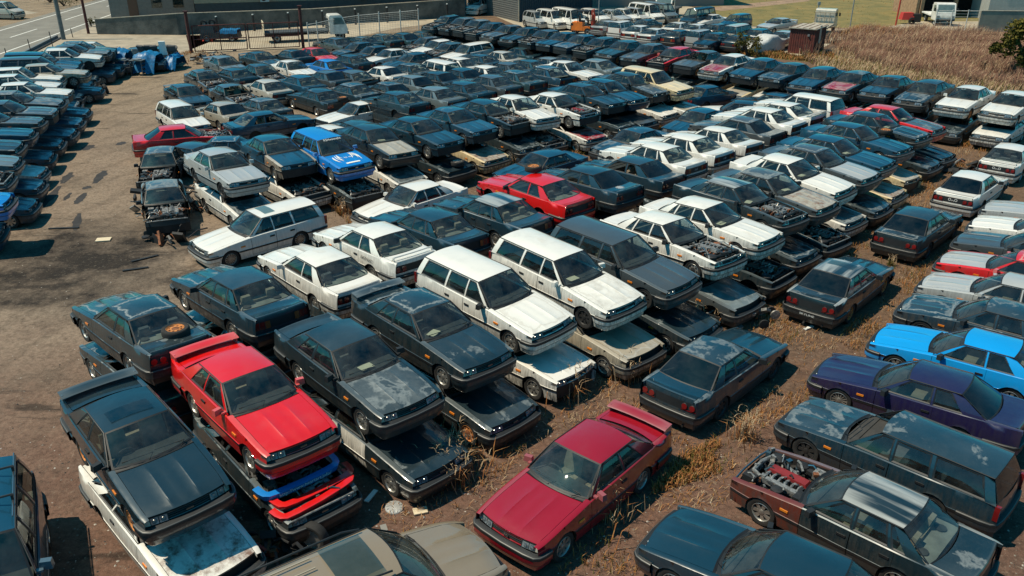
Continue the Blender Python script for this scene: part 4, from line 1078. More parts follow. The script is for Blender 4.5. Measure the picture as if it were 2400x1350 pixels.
# ---------------- forklift
x, y, _ = G(1368, 80, 0); t = empty('forklift', (x, y, 0), -.35, 'orange forklift truck standing on the pale lot', 'forklift')
OR = mat('forklift_orange', (.85,.22,.03), .5, var=.2); RD = mat('forklift_mast_red', (.55,.06,.03), .55, var=.2)
mb = MB(); mb.box((-.55, 0, .75), (1.1, 1.1, .75), 0, taper=.92); mb.box((.25, 0, .55), (.9, 1.05, .4), 0); mb.box((-1.05, 0, .7), (.25, 1.05, .65), 1); obj('body', mb.mesh('forklift_body', [OR, ENGD], 40), t)
mb = MB()
for px, py in ((.55,.48),(.55,-.48),(-.45,.48),(-.45,-.48)): mb.tube([(px, py, .75), (px-.1, py, 2.1)], .035)
mb.box((0, 0, 2.13), (1.15, 1.1, .06)); obj('overhead_guard', mb.mesh('forklift_guard', [ENGD]), t)
mb = MB(); mb.box((-.2, 0, 1.2), (.5, .5, .12)); mb.box((-.42, 0, 1.45), (.12, .5, .45)); obj('seat', mb.mesh('forklift_seat', [BLACK]), t)
mb = MB()
for sg in (1, -1): mb.box((.85, sg*.32, 1.2), (.12, .10, 2.2)); mb.box((.97, sg*.26, .95), (.10, .08, 1.7))
for z in (.4, 1.2, 2.2): mb.box((.85, 0, z), (.10, .7, .10))
obj('mast', mb.mesh('forklift_mast', [RD]), t)
for sg in (1, -1):
    mb = MB(); mb.box((1.05, sg*.25, .55), (.06, .12, .9)); mb.box((1.55, sg*.25, .12), (1.05, .12, .05)); obj('fork', mb.mesh('forklift_fork', [RD]), t)
    tw(t, .5, sg*.48, .32); tw(t, -.8, sg*.46, .25)

# ---------------- covered car
x, y, _ = G(1792, 98, .8); t0 = PR['sedan']
mb = MB(); rows = []
for i in range(25):
    xx = -2.4+.2*i; row = []
    zt = pw(xx, [(-2.4,.55),(-2.2,.98),(-1.5,1.08),(-.95,1.42),(.1,1.42),(.75,1.06),(2.0,.85),(2.3,.62),(2.4,.45)])
    hw = pw(xx, [(-2.4,.70),(-2.1,.88),(1.9,.88),(2.4,.62)])
    for j in range(19):
        a = pi*j/18; cx_ = cos(a); 
        yy = hw*max(-1, min(1, 1.25*cx_)); zz = zt*min(1, 1.35*sin(a)+.02) if abs(cx_) > .35 else zt
        zz += .02*mnoise.noise((xx*3, j*.7, 1)); yy += .04*mnoise.noise((xx*4, zz*2, j*.3)); row.append((xx, yy, max(.10, zz)))
    rows.append(row)
mb.grid(rows, 0); o = obj('covered_car', mb.mesh('car_cover', [mat('silver_car_cover', (.52,.52,.50), .55, var=.15, vscale=4, bump=.7, bscale=6)], 80), loc=(x, y, 0), rot=(0, 0, -2.45), scale=(.88, .88, .95)); tag(o, 'car wrapped in a pale silver cover beside the red shed', 'car cover')

# ---------------- loose wheels
LW = 0
def loose(x, y, z, rimk, label, tilt=(pi/2, 0, 0), s=1.0, cat='wheel'):
    o = obj('wheel_assembly', SHARED['tyre'], loc=(x, y, z), rot=tilt, scale=(s,)*3); tag(o, label, cat, 'loose wheels lying on the scrap cars'); obj('rim', SHARED['rims'][rimk], o)
def loose_px(u, v, z, rimk, label, **kw): loose(*G(u, v, z), rimk, label, **kw)
loose_px(412, 776, 2.26, 'rust', 'rusty spare wheel lying flat on the boot of a black coupe')
loose_px(1250, 394, 2.58, 'rust', 'wheel with orange rim lying on top of the red coupe roof')
loose_px(1072, 382, .98, 'mesh', 'alloy wheel lying on the bonnet of a crushed dark car')
loose_px(352, 424, .35, 'rust', 'wheel with bright orange rim lying on black axle scrap')
loose_px(803, 231, 1.05, 'rust', 'wheel with orange rim lying on a dark saloon boot')
loose_px(1544, 122, 2.04, 'dark', 'black tyre lying on the bonnet of a red-roofed coupe')
loose_px(1146, 140, 1.06, 'dark', 'black tyre lying on a dark car boot in the field rows')
loose_px(2075, 308, 2.02, 'rust', 'orange rimmed wheel lying on bonnet next to the red car')
loose_px(240, 272, 1.05, 'mesh', 'bright wheel leaning at the far lane side stack', tilt=(.5, 0, .4)) if False else None
x, y, _ = G(735, 1258, .3); loose(x, y, .30, 'steel', 'dark tyre standing against the crushed car near the tan off-roader', tilt=(0, 0, -.4))
for k, (u, v) in enumerate(((238, 211), (247, 208))):
    x, y, _ = G(u, v, .32); loose(x, y, .31, 'alloy', ('front wheel of the pair leaning by the roadside stack', 'rear wheel of the pair leaning by the roadside stack')[k], tilt=(.25, 0, -.9))
x, y, _ = G(924, 1189, .03); mb = MB(); mb.lathe([(.19,.0),(.18,.02),(.10,.035),(.0,.04)], 0, 24, 'z')
for i in range(12):
    a = 2*pi*i/12; mb.box((.13*cos(a), .13*sin(a), .033), (.06, .02, .012), 0, Matrix.Rotation(a, 3, 'Z'))
tag(obj('hubcap', mb.mesh('hubcap', [mat('hubcap_silver', (.5,.5,.48), .35, .4)]), loc=(x, y, .02), rot=(.1, .05, 0)), 'round silver hubcap lying on the dirt near the tan off-roader', 'hubcap')
# hubcap on the navy coupe boot
x, y, _ = G(1454, 441, 2.09); tag(obj('hubcap', bpy.data.meshes['hubcap'], loc=(x, y, 2.08), rot=(.05, .03, 0)), 'white hubcap lying on the boot of a dark coupe beside the red one', 'hubcap')

# ---------------- torn off bumpers in front of the red upper car
def loose_bumper(colname, col, loc, rz, tilt, label, text=None, s=1.0):
    o = obj('loose_bumper', SHARED['bumper_plain'], color=(*col, .15), loc=loc, rot=(tilt, 0, rz), scale=(s,)*3); tag(o, label, 'bumper', 'loose bumpers lying in the yard')
    return o
rt = -.84
def bump_at(u, v, z, lf=2.34): 
    x, y, _ = G(u, v, z+.42); return (x-cos(rt)*lf, y-sin(rt)*lf, z)
ob = loose_bumper('blue', COLS['b'], bump_at(716, 1133, .52), rt, 0, 'blue front bumper with web address lying under the red coupe')
loose_bumper('red', COLS['r'], bump_at(745, 1158, .42), rt+.03, 0, 'upper red bumper lying below the blue bumper')
loose_bumper('red', COLS['r'], bump_at(742, 1182, .36), rt+.06, .05, 'lower red bumper lying on the crushed dark car')
x, y, _ = G(1203, 190, 1.75); loose_bumper('blue', COLS['b'], (x, y, 1.35), -2.0, .1, 'blue bumper lying across a dark car boot in the raised row', s=.8)
x, y, _ = G(1172, 188, 1.75); loose_bumper('red', COLS['r'], (x, y+.3, 1.40), -2.3, .1, 'red bumper beside the blue one on a raised dark car', s=.45)
x, y, _ = G(1125, 150, 1.3); loose_bumper('blue', COLS['b'], (x, y, .75), -2.2, .0, 'blue striped bumper lying on a white car in the back field', s=.8)
def text(parent, s, size, loc, rot, m=WHITEP, name='lettering', sx=1.0):
    cu = bpy.data.curves.new(s[:8], 'FONT'); cu.body = s; cu.size = size; cu.align_x = 'CENTER'; cu.align_y = 'CENTER'; cu.resolution_u = 2
    tmp = bpy.data.objects.new('tmp', cu); COL.objects.link(tmp); dg = bpy.context.evaluated_depsgraph_get(); me = bpy.data.meshes.new_from_object(tmp.evaluated_get(dg)); bpy.data.objects.remove(tmp)
    me.materials.clear(); me.materials.append(m); me.transform(Matrix.Scale(sx, 4, Vector((1, 0, 0))))
    return obj(name, me, parent, loc=loc, rot=rot)
text(ob, 'http://www.heartart.info/', .11, (2.362, .0, .42), (pi/2, 0, pi/2))
wa = rb1[3]
text(wa, 'AKINA', .17, (-.92, .847, .76), (pi/2, 0, pi), BLACKP)
text(wa, 'SPEED', .055, (-1.235, .842, .79), (pi/2, 0, pi), BLACKP); text(wa, 'STARS', .055, (-1.235, .846, .72), (pi/2, 0, pi), BLACKP)
text(wa, 'DXO', .17, (-2.255, -.02, .73), (radians(84), 0, -pi/2))
for q in (rb1[9], rb1[10]):
    text(q, '7.0', .15, (-2.262, 0, .74), (radians(84), 0, -pi/2))
for xx in (18.64, 22.57):
    q = [c for c in CARS if abs(c[0].location.x-xx) < .02][0][0]; text(q, 'OXO', .15, (-2.262, 0, .74), (radians(84), 0, -pi/2))
q = [c for c in CARS if abs(c[0].location.x-10.0) < .02][0][0]; text(q, 'SKYLINE', .085, (-2.368, 0, .455), (pi/2, 0, -pi/2), WHITEP, sx=1.4)
bw = [c for c in CARS if c[2] == 'b' and c[1] == 'wagon'][0][0]
text(bw, 'RSHwannabe', .16, (.292, 0, 1.385), (radians(38), 0, pi/2), sx=.9)
text(bw, '32 IIII', .16, (1.45, .05, .878), (radians(7.5), 0, pi/2))
mb = MB()     # rally stripes on bonnet and flank
R = random.Random(4)
for i in range(11):
    sg = 1 if i % 2 else -1; x0 = R.uniform(.95, 1.2); y0 = sg*R.uniform(.22, .55); L_ = R.uniform(.35, .7); y1 = y0+sg*R.uniform(-.12, .10)
    y1 = max(-.58, min(.58, y1)); pts = []
    for k in range(7):
        s_ = k/6; x = min(2.02, x0+L_*s_); y = lerp(y0, y1, s_)+.05*sin(s_*3)*sg; w_ = .018*sin(pi*min(1, s_*.9+.1))+.004
        zz = zsh(x)+.022+.034*(1-(y/.68)**2)+.016; pts.append([(x, y-w_, zz), (x, y+w_, zz)])
    mb.grid(pts, 0)
for sg in (1, -1):
    for i in range(12):
        x0 = R.uniform(-1.6, 1.0); z0 = R.uniform(.55, .80); L_ = R.uniform(.3, .7); pts = []
        for k in range(5):
            s_ = k/4; x = x0+L_*s_; z = z0-.22*s_; w_ = .018*sin(pi*min(1, s_*.9+.1))+.004
            if any(sqrt((x-xc)**2+(z-.3)**2) < .40 for xc in WX): continue
            pts.append([(x, sg*(ysd(x, z+w_)+.016), z+w_), (x, sg*(ysd(x, z-w_)+.016), z-w_)])
        if len(pts) > 1: mb.grid(pts, 0)
mb.grid([[(1.92, y, zsh(1.92)+.022+.034*(1-(y/.68)**2)+.016) for y in (-.30,-.1,.1,.30)], [(2.03, y, zsh(2.03)+.022+.034*(1-(y/.68)**2)+.016) for y in (-.30,-.1,.1,.30)]], 0)
obj('stripe_graphics', mb.mesh('stripe_graphics', [WHITEP]), bw)
text(bw, 'Rescue', .12, (-.85, -.853, .80), (pi/2, 0, 0))

# paper notes on dashboards (seen through the screens)
mb = MB(); mb.grid([[(-.10, -.16, 0), (-.10, 0, .006), (-.10, .16, 0)], [(.10, -.16, .004), (.10, 0, 0), (.10, .16, .006)]]); NOTE = mb.mesh('paper_note', [PAPER], 60)
def note(i, lab, lst=None):
    t = (lst or ra1)[i]; c, s = cos(t.rotation_euler.z), sin(t.rotation_euler.z); R = random.Random(i*9+len(lab)); lx, ly = .60, R.uniform(-.35, -.05)
    o = obj('paper_note', NOTE, loc=(t.location.x+lx*c-ly*s, t.location.y+lx*s+ly*c, t.location.z+.935 if lst is None else t.location.z+.935), rot=(0, .05, t.rotation_euler.z+R.uniform(-.4, .4)))
    tag(o, 'cream paper note on the dashboard of the '+lab, 'paper note', 'paper notes behind windscreens')
for i, lb in ((2, 'black coupe with white bleached bonnet'), (3, 'black coupe with low spoiler'), (5, 'white estate with grimy vented bonnet'), (8, 'white saloon with dusty bonnet'), (9, 'black saloon with exposed engine'),
              (10, 'grey saloon with rusty bonnet'), (11, 'white saloon with clean roof'), (13, 'deep blue saloon with teal sheen'), (15, 'black saloon with pale bonnet edge'), (16, 'red coupe with black bonnet')): note(i, lb)
for i, lb in ((3, 'black saloon with tan rusted bonnet'), (7, 'clean white saloon in the middle stack'), (10, 'deep blue middle stack saloon')): note(i, lb, rd1)
# ------------------------------------------------------------------ the ground
def ground_material():
    m = bpy.data.materials.new('yard_dirt'); m.use_nodes = True; k = NT(m); b = m.node_tree.nodes['Principled BSDF']
    tc = k.n('ShaderNodeTexCoord'); V = tc.outputs['Object']; sp = k.n('ShaderNodeSeparateXYZ'); k.l(V, sp.inputs[0]); X, Y = sp.outputs[0], sp.outputs[1]
    big = k.noise(V, .12, 5, .6); mid = k.noise(V, .7, 6, .65); fine = k.noise(V, 9, 5, .75); grit = k.noise(V, 38, 3, .7)
    # tan gravel lane in the west and north, red-brown dirt near, grey-brown between the cars
    lane = k.ramp(k.math('ADD', k.math('MULTIPLY_ADD', X, -.07, -.42), k.math('MULTIPLY', big, .8)), .0, .9)
    red = k.math('SUBTRACT', 1.0, k.ramp(k.math('ADD', Y, k.math('MULTIPLY', mid, 6.)), 17., 26.))
    tan = k.mix(mid, (.215, .158, .118), (.385, .295, .215)); brown = k.mix(mid, (.125, .074, .048), (.245, .155, .098)); rd = k.mix(mid, (.140, .070, .052), (.235, .138, .100))
    c = k.mix(lane, brown, tan); c = k.mix(k.math('MULTIPLY', red, .85), c, rd)
    far = k.ramp(Y, 44., 62.); c = k.mix(k.math('MULTIPLY', k.math('MULTIPLY', far, lane), .55), c, (.36, .275, .175))
    # burnt dark patch on the lane
    bx, by, _ = G(185, 615); dx = k.math('MULTIPLY_ADD', X, .27, -.27*bx); dy = k.math('MULTIPLY_ADD', Y, .25, -.25*by)
    rr = k.math('ADD', k.math('ADD', k.math('MULTIPLY', dx, dx), k.math('MULTIPLY', dy, dy)), k.math('MULTIPLY_ADD', mid, 4.4, -2.0))
    burn = k.math('SUBTRACT', 1.0, k.ramp(rr, .1, 1.6)); c = k.mix(k.math('MULTIPLY', burn, .95), c, (.020, .018, .017))
    bl = k.noise(V, .35, 6, .7); c = k.mix(k.math('MULTIPLY', k.ramp(bl, .50, .66), .42), c, (.055, .046, .040))
    # oil stains
    mp = k.n('ShaderNodeMapping'); mp.inputs['Rotation'].default_value = (0, 0, -1.15); mp.inputs['Scale'].default_value = (.22, 1.1, 1); k.l(V, mp.inputs[0])
    st = k.ramp(k.noise(mp.outputs[0], .9, 4, .6), .60, .66); c = k.mix(k.math('MULTIPLY', st, .72), c, (.03, .025, .022))
    # wheel ruts along the lane
    a = 1.28; u = k.math('ADD', k.math('MULTIPLY', X, sin(a)), k.math('MULTIPLY', Y, -cos(a))); u = k.math('ADD', u, k.math('MULTIPLY', big, 3.))
    wv = k.math('SINE', k.math('MULTIPLY', u, 3.6)); c = k.mix(k.math('MULTIPLY', k.math('MULTIPLY', k.ramp(wv, .6, 1.0), lane), .22), c, (.08, .06, .045))
    g2 = k.noise(V, 3.3, 6, .8); c = k.mix(k.math('MULTIPLY', k.ramp(g2, .48, .66), .60), c, k.mix(.72, c, (.020, .015, .013))); c = k.mix(k.math('MULTIPLY', k.ramp(fine, .42, .68), .62), c, k.mix(.75, c, (.016, .012, .010)))
    g3 = k.noise(V, 6.5, 4, .8); c = k.mix(k.math('MULTIPLY', k.ramp(g3, .56, .70), .5), c, k.mix(.5, c, (.48, .40, .30)))
    pale = k.ramp(grit, .60, .70); c = k.mix(k.math('MULTIPLY', pale, .38), c, (.36, .31, .25))
    vo = k.n('ShaderNodeTexVoronoi'); vo.inputs['Scale'].default_value = 3.2; k.l(V, vo.inputs['Vector'])
    speck = k.math('SUBTRACT', 1.0, k.ramp(vo.outputs['Distance'], .045, .075)); sc_ = k.n('ShaderNodeSeparateColor'); k.l(vo.outputs['Color'], sc_.inputs[0])
    c = k.mix(k.math('MULTIPLY', speck, k.ramp(sc_.outputs[0], .72, .75)), c, (.50, .46, .40))
    k.l(c, b.inputs['Base Color']); b.inputs['Roughness'].default_value = .95; b.inputs['Specular IOR Level'].default_value = .15
    h = k.math('ADD', k.math('MULTIPLY', fine, .6), k.math('ADD', k.math('MULTIPLY', grit, .5), k.math('MULTIPLY', mid, .8)))
    bp = k.n('ShaderNodeBump'); bp.inputs['Strength'].default_value = .8; bp.inputs['Distance'].default_value = .06; k.l(h, bp.inputs['Height']); k.l(bp.outputs[0], b.inputs['Normal'])
    return m
mb = MB(); mb.grid([[(-600, -60, 0), (600, -60, 0)], [(-600, 1500, 0), (600, 1500, 0)]]); tag(obj('ground', mb.mesh('ground', [ground_material()], smooth=False)), kind='structure')
def sheet(name, pts, m, z=.004):
    mb = MB(); P = [Vector((p[0], p[1], z)) for p in pts]
    for t in tessellate_polygon([P]): mb.face([P[i] for i in t])
    return tag(obj(name, mb.mesh(name, [m], smooth=False)), kind='structure')
ASPH = mat('pale_road_asphalt', (.20, .185, .155), .9, var=.18, vscale=.6, bump=.3, bscale=14)
CONC = mat('pale_lot_concrete', (.42, .35, .25), .9, var=.22, vscale=.4, bump=.2, bscale=8)
ROADW = mat('road_paint_white', (.72, .70, .64), .7, var=.2, vscale=6)
FIELD_M = mat('field_grass_ground', (.24, .175, .055), .95, col2=(.125, .115, .036), vscale=.5, bump=.9, bscale=5)
REEDG = mat('reed_bed_ground', (.105, .066, .038), .95, col2=(.055, .040, .026), vscale=.5, bump=.9, bscale=6)
# road at the top left
def along(p, q, t): return (lerp(p[0], q[0], t), lerp(p[1], q[1], t))
fl0, fl1, nr0, nr1 = (-50.28,85.32), (-52.54,108.95), (-42.82,75.82), (-46.68,112.01)
def ext(p, q, t0, t1): return along(p, q, t0), along(p, q, t1)
FA, FB = ext((-50.1,83.4), fl1, -1.6, 4); NA, NB = ext((-42.1,69.0), nr1, -1.0, 3)
road = sheet('road', [(FA[0]-1.2, FA[1]), (NA[0]+1.3, NA[1]), (NB[0]+1.3, NB[1]), (FB[0]-1.2, FB[1])], ASPH, .004)
def strip(name, p, q, w, z=.008):
    d = Vector((q[0]-p[0], q[1]-p[1])).normalized(); n = Vector((-d.y, d.x))*w/2
    return sheet(name, [(p[0]+n.x, p[1]+n.y), (q[0]+n.x, q[1]+n.y), (q[0]-n.x, q[1]-n.y), (p[0]-n.x, p[1]-n.y)], ROADW, z)
strip('road_marking', FA, FB, .18); strip('road_marking', NA, NB, .18)
for k in range(-2, 10):
    y0 = 80.6+k*13.6*.98; x0 = -46.7-(y0-80.6)*.104; strip('road_marking', (x0, y0), (x0-.62, y0+6.0), .16)
PAVE = mat('pale_verge', (.36, .30, .22), .9, var=.25, vscale=.8, bump=.3, bscale=10)
sheet('pavement', [(-41.0,64.0),(-36.5,60.5),(-34,67.5),(-27.5,70.5),(-27.0,82),(-39.5,82.6),(-44.6,112),(-45.3,112)], PAVE, .003)
sheet('yard_entrance', [G(447,124)[:2],(-17.9,74.6),(-15,80),(-12,86.5),(-7.5,92),(-8,99),(-31,82.4)], CONC, .003)
sheet('driveway', [G(-60,52)[:2], G(90,30)[:2], G(40,22)[:2], G(-80,28)[:2]], PAVE, .004)
lot = [G(u, v)[:2] for u, v in ((1165,40),(1216,62),(1255,80),(1330,80),(1440,82),(1560,98),(1640,106),(1760,112),(1830,118),(1860,132),(1900,126),(1960,96),(2040,78),(1995,68),(1860,64),(1740,62),(1690,44),(1655,22),(1560,6),(1380,-10),(1130,-5))]
sheet('parking_lot', lot, CONC, .005)
field = [G(1640,14)[:2], G(1690,44)[:2], G(1740,60)[:2], G(1860,62)[:2], G(1995,66)[:2], G(2050,74)[:2], G(2140,66)[:2], (75, 88), (120, 240), (20, 240), (12, 120)]
sheet('field', field, FIELD_M, .002)
reed_poly = [G(1930,118)[:2], G(2010,80)[:2], G(2130,76)[:2], G(2290,88)[:2], G(2560,88)[:2], G(2560,230)[:2], G(2400,215)[:2], G(2200,185)[:2], G(2040,158)[:2]]
sheet('reed_bed', reed_poly, REEDG, .003)
grass_poly = [G(1440,86)[:2], G(1560,102)[:2], G(1640,110)[:2], G(1760,118)[:2], G(1830,124)[:2], G(1870,134)[:2], G(1930,120)[:2], G(2050,160)[:2], G(1900,146)[:2], G(1760,132)[:2], G(1600,108)[:2], G(1480,94)[:2]]
sheet('grass_strip', grass_poly, FIELD_M, .004)
sheet('concrete_apron', [G(2062,66)[:2], G(2150,50)[:2], G(2560,50)[:2], G(2560,74)[:2], G(2135,74)[:2]], CONC, .006)
sheet('soil_path', [G(1655,18)[:2], G(1690,26)[:2], G(1900,2)[:2], G(1880,-4)[:2]], mat('path_soil', (.30,.20,.13), .95, var=.3, vscale=.8), .006)

# oil and tyre marks on the lane
OIL = mat('oil_stain', (.030,.026,.025), .8, var=.5, vscale=2)
Ro = random.Random(12)
for (u0, v0), (u1, v1), w_ in (((98,486),(140,436),.20),((146,430),(168,404),.22),((222,430),(246,400),.22),((178,478),(200,452),.20),((196,444),(210,436),.2),((200,352),(214,340),.3),((278,340),(290,332),.25),((186,500),(176,540),.14),((150,470),(166,452),.1)):
    a_, b_ = G(u0, v0), G(u1, v1); d = Vector((b_[0]-a_[0], b_[1]-a_[1])); n = Vector((-d.y, d.x)).normalized(); L1 = []; L2 = []
    for i in range(9):
        s_ = i/8; q = Vector((a_[0], a_[1]))+d*s_; e = w_*(.4+.6*sin(pi*min(.95, max(.08, s_))))*Ro.uniform(.7, 1.2); L1.append(tuple(q+n*e)); L2.append(tuple(q-n*e*Ro.uniform(.7,1.2)))
    sheet('oil_stain', L1+L2[::-1], OIL, .004)
# ------------------------------------------------------------------ walls and buildings
CW = mat('stained_concrete', (.165, .16, .142), .92, col2=(.06, .065, .06), vscale=.7, bump=.4, bscale=7)
CWT = mat('concrete_coping', (.36, .32, .25), .9, var=.3)
def wall(name, pts, heights, label, th=.22, m=None):
    t = empty(name, (pts[0][0], pts[0][1], 0), 0, label, 'wall'); ox, oy = pts[0]
    mb = MB(); mc_ = MB()
    for (p, q), (h0, h1) in zip(zip(pts, pts[1:]), zip(heights, heights[1:])):
        d = Vector((q[0]-p[0], q[1]-p[1], 0)).normalized(); n = Vector((-d.y, d.x, 0))*th
        a, b_ = Vector((p[0]-ox, p[1]-oy, 0)), Vector((q[0]-ox, q[1]-oy, 0)); N_ = 8
        for o in (Vector((0,0,0)), n): mb.grid([[a+(b_-a)*i/N_+o for i in range(N_+1)], [a+(b_-a)*i/N_+o+Vector((0,0,lerp(h0,h1,i/N_))) for i in range(N_+1)]])
        e = n*.12; c0 = [a-e+Vector((0,0,h0+.003)), b_-e+Vector((0,0,h1+.003)), b_+n+e+Vector((0,0,h1+.003)), a+n+e+Vector((0,0,h0+.003))]
        mc_.face(c0); up = [v+Vector((0,0,.06)) for v in c0]; mc_.face(up)
        for i in range(4): mc_.face([c0[i], c0[(i+1) % 4], up[(i+1) % 4], up[i]])
        mb.face([a, a+n, a+n+Vector((0,0,h0)), a+Vector((0,0,h0))]); mb.face([b_, b_+n, b_+n+Vector((0,0,h1)), b_+Vector((0,0,h1))])
    obj('panel', mb.mesh(name, [m or CW], smooth=False), t); obj('coping', mc_.mesh(name+'_cap', [CWT], smooth=False), t); return t
w0, w1 = (-39.63, 82.89), (-31.6, 82.3); w2 = (-20.5, 89.5); w3 = G(1090, 40)[:2]
h0 = hgt(46, w0[1]); h1 = hgt(33, w1[1]); h2 = hgt(22, w2[1]); h3 = hgt(-2, w3[1])
wall('concrete_wall', [w0, w1, w2, w3], [h0, h1, h2, h3], 'long dark stained concrete wall behind the red gate')
# dark posts standing against the wall
for k in range(8):
    s_ = .12+k*.115; p = along(w1, w3, s_); mb = MB(); mb.tube([(0,0,0),(0,0,1.5)], .11, 0, 10); mb.tube([(0,0,1.5),(0,0,1.58)], .09, 1, 8)
    o = obj('wall_post', mb.mesh('wall_post', [ENGD, WHITEP]), loc=(p[0]+.15, p[1]-.5, 0)); tag(o, 'dark post with a pale cap standing before the concrete wall', 'post', 'dark posts before the concrete wall')
def quadbox(mb, x0, x1, y0, y1, z0, z1, m=0):
    mb.box(((x0+x1)/2, (y0+y1)/2, (z0+z1)/2), (x1-x0, y1-y0, z1-z0), m)
# beige house behind the wall
t = empty('beige_house', (-29, 88.6, 0), .28, 'beige rendered house with dark base behind the concrete wall', 'house'); BEI = mat('beige_render', (.36,.29,.20), .9, var=.12); DKB = mat('dark_plinth', (.06,.065,.065), .85, var=.2)
mb = MB(); quadbox(mb, -3, 24, 3, 13, 0, 2.0); obj('base', mb.mesh('house_base', [DKB], smooth=False), t)
mb = MB(); quadbox(mb, -3.03, 24.03, 2.97, 13.03, 2.0, 7.5); obj('wall', mb.mesh('house_wall', [BEI], smooth=False), t)
for x0, x1, z0, z1 in ((1.5,2.1,2.3,3.4),(5.6,8.6,2.4,4.2),(11.2,13.2,2.6,4.1),(16,18,2.6,4.0),(20.5,22.5,2.6,4)):
    mb = MB(); quadbox(mb, x0-.06, x1+.06, 2.88, 2.965, z0-.06, z1+.06); f = obj('window', mb.mesh('window_frame', [WHITEP], smooth=False), t)
    mb = MB(); quadbox(mb, x0, x1, 2.85, 2.875, z0, z1); obj('pane', mb.mesh('window_pane', [DGLASS], smooth=False), f)
mb = MB(); quadbox(mb, 0, 27, 2.2, 14, 7.5, 7.8); obj('roof', mb.mesh('house_roof', [DKB], smooth=False), t)
for k, xx in enumerate((4.0, 14.2)):
    mb = MB(); quadbox(mb, xx-.45, xx+.45, 2.3, 2.7, 2.05, 2.75); mb.lathe([(.27,0),(.25,-.02),(0,-.02)], 1, 16, 'y', (xx-.1, 2.29, 2.4)); obj('air_conditioner', mb.mesh('air_conditioner', [mat('ac_white', (.55,.54,.5), .5), BLACK]), t)
# low garden structures left of the house
t = empty('grey_house', (-44.0, 96, 0), .10, 'grey house with porch by the road at the top left', 'house')
mb = MB(); quadbox(mb, 0, 9, 0, 8, 0, 6, 0); quadbox(mb, 9, 12, 1, 6, 0, 1.6, 1); obj('wall', mb.mesh('porch_house', [mat('grey_render', (.20,.19,.17), .9, var=.15), DKB], smooth=False), t)
mb = MB(); quadbox(mb, 2, 3, -.06, -.005, 0, 2.1); obj('door', mb.mesh('house_door', [mat('brown_door', (.12,.06,.035), .6)], smooth=False), t)
for x0 in (4.5, 6.8):
    mb = MB(); quadbox(mb, x0, x0+1.1, -.05, -.005, 1.0, 2.2); obj('window', mb.mesh('window_small', [DGLASS], smooth=False), t)
# ribbed warehouse
def ribs(p, q, h, m, pitch=.35, dep=.05, horiz=False):
    mb = MB(); a = Vector((p[0], p[1], 0)); b_ = Vector((q[0], q[1], 0)); d = (b_-a).normalized(); n = Vector((d.y, -d.x, 0)); Ln = (b_-a).length
    if horiz:
        k = int(h/.22); rows = []
        for i in range(k):
            for zz, o in ((i*.22, 0), (i*.22+.17, .0), (i*.22+.18, .035), (i*.22+.21, .035)): rows.append([a+n*o+Vector((0,0,zz)), b_+n*o+Vector((0,0,zz))])
        mb.grid(rows, 0)
    else:
        k = int(Ln/pitch); r0 = []
        for i in range(k):
            for s_, o in ((0, 0), (.5, 0), (.6, dep), (.9, dep)): r0.append(a+d*(i+s_)*Ln/k+n*o)
        r0.append(b_); mb.grid([r0, [v+Vector((0,0,h)) for v in r0]], 0)
    return mb
wa0, wa1, wa2 = (-5.2, 104.0), (.72, 92.03), (9.6, 105.0)
t = empty('warehouse', (wa1[0], wa1[1], 0), 0, 'ribbed grey metal warehouse with dark blue end wall', 'warehouse')
def off(mb): mb.v = [(p[0]-wa1[0], p[1]-wa1[1], p[2]) for p in mb.v]; return mb
obj('side_wall', off(ribs(wa0, wa1, 8, 0, horiz=True)).mesh('warehouse_side', [mat('grey_cladding', (.15,.155,.15), .6, .2, var=.12)], smooth=False), t)
obj('end_wall', off(ribs(wa1, wa2, 8, 0)).mesh('warehouse_end', [mat('navy_cladding', (.012,.035,.055), .6, .2, var=.2)], smooth=False), t)
mb = MB(); mb.tube([(0, -.02, 0), (0, -.02, 8)], .07); obj('corner_trim', mb.mesh('corner_trim', [CWT]), t)
mb = MB(); mb.face([(0, 0, 8), (wa0[0]-wa1[0], wa0[1]-wa1[1], 8), (5, 26, 8.6), (wa2[0]-wa1[0], wa2[1]-wa1[1], 8)]); obj('roof', mb.mesh('warehouse_roof', [DKB], smooth=False), t)
t = empty('cream_office', (10.2, 106.5, 0), .12, 'cream office block with grey base behind the parked white cars', 'building')
mb = MB(); quadbox(mb, 0, 16, 0, 10, 0, 1.5); obj('base', mb.mesh('office_base', [mat('grey_base', (.20,.20,.19), .85)], smooth=False), t)
mb = MB(); quadbox(mb, .03, 15.97, .03, 10, 1.5, 7); obj('wall', mb.mesh('office_wall', [mat('cream_render', (.42,.38,.30), .9, var=.1)], smooth=False), t)
for x0 in (1.0, 6.2, 11.0):
    mb = MB(); quadbox(mb, x0, x0+1.8, -.04, .025, 2.2, 4.0); f = obj('window', mb.mesh('office_window_frame', [BLACK], smooth=False), t)
    mb = MB(); quadbox(mb, x0+.08, x0+1.72, -.07, -.045, 2.28, 3.92); obj('pane', mb.mesh('office_pane', [DGLASS], smooth=False), f)

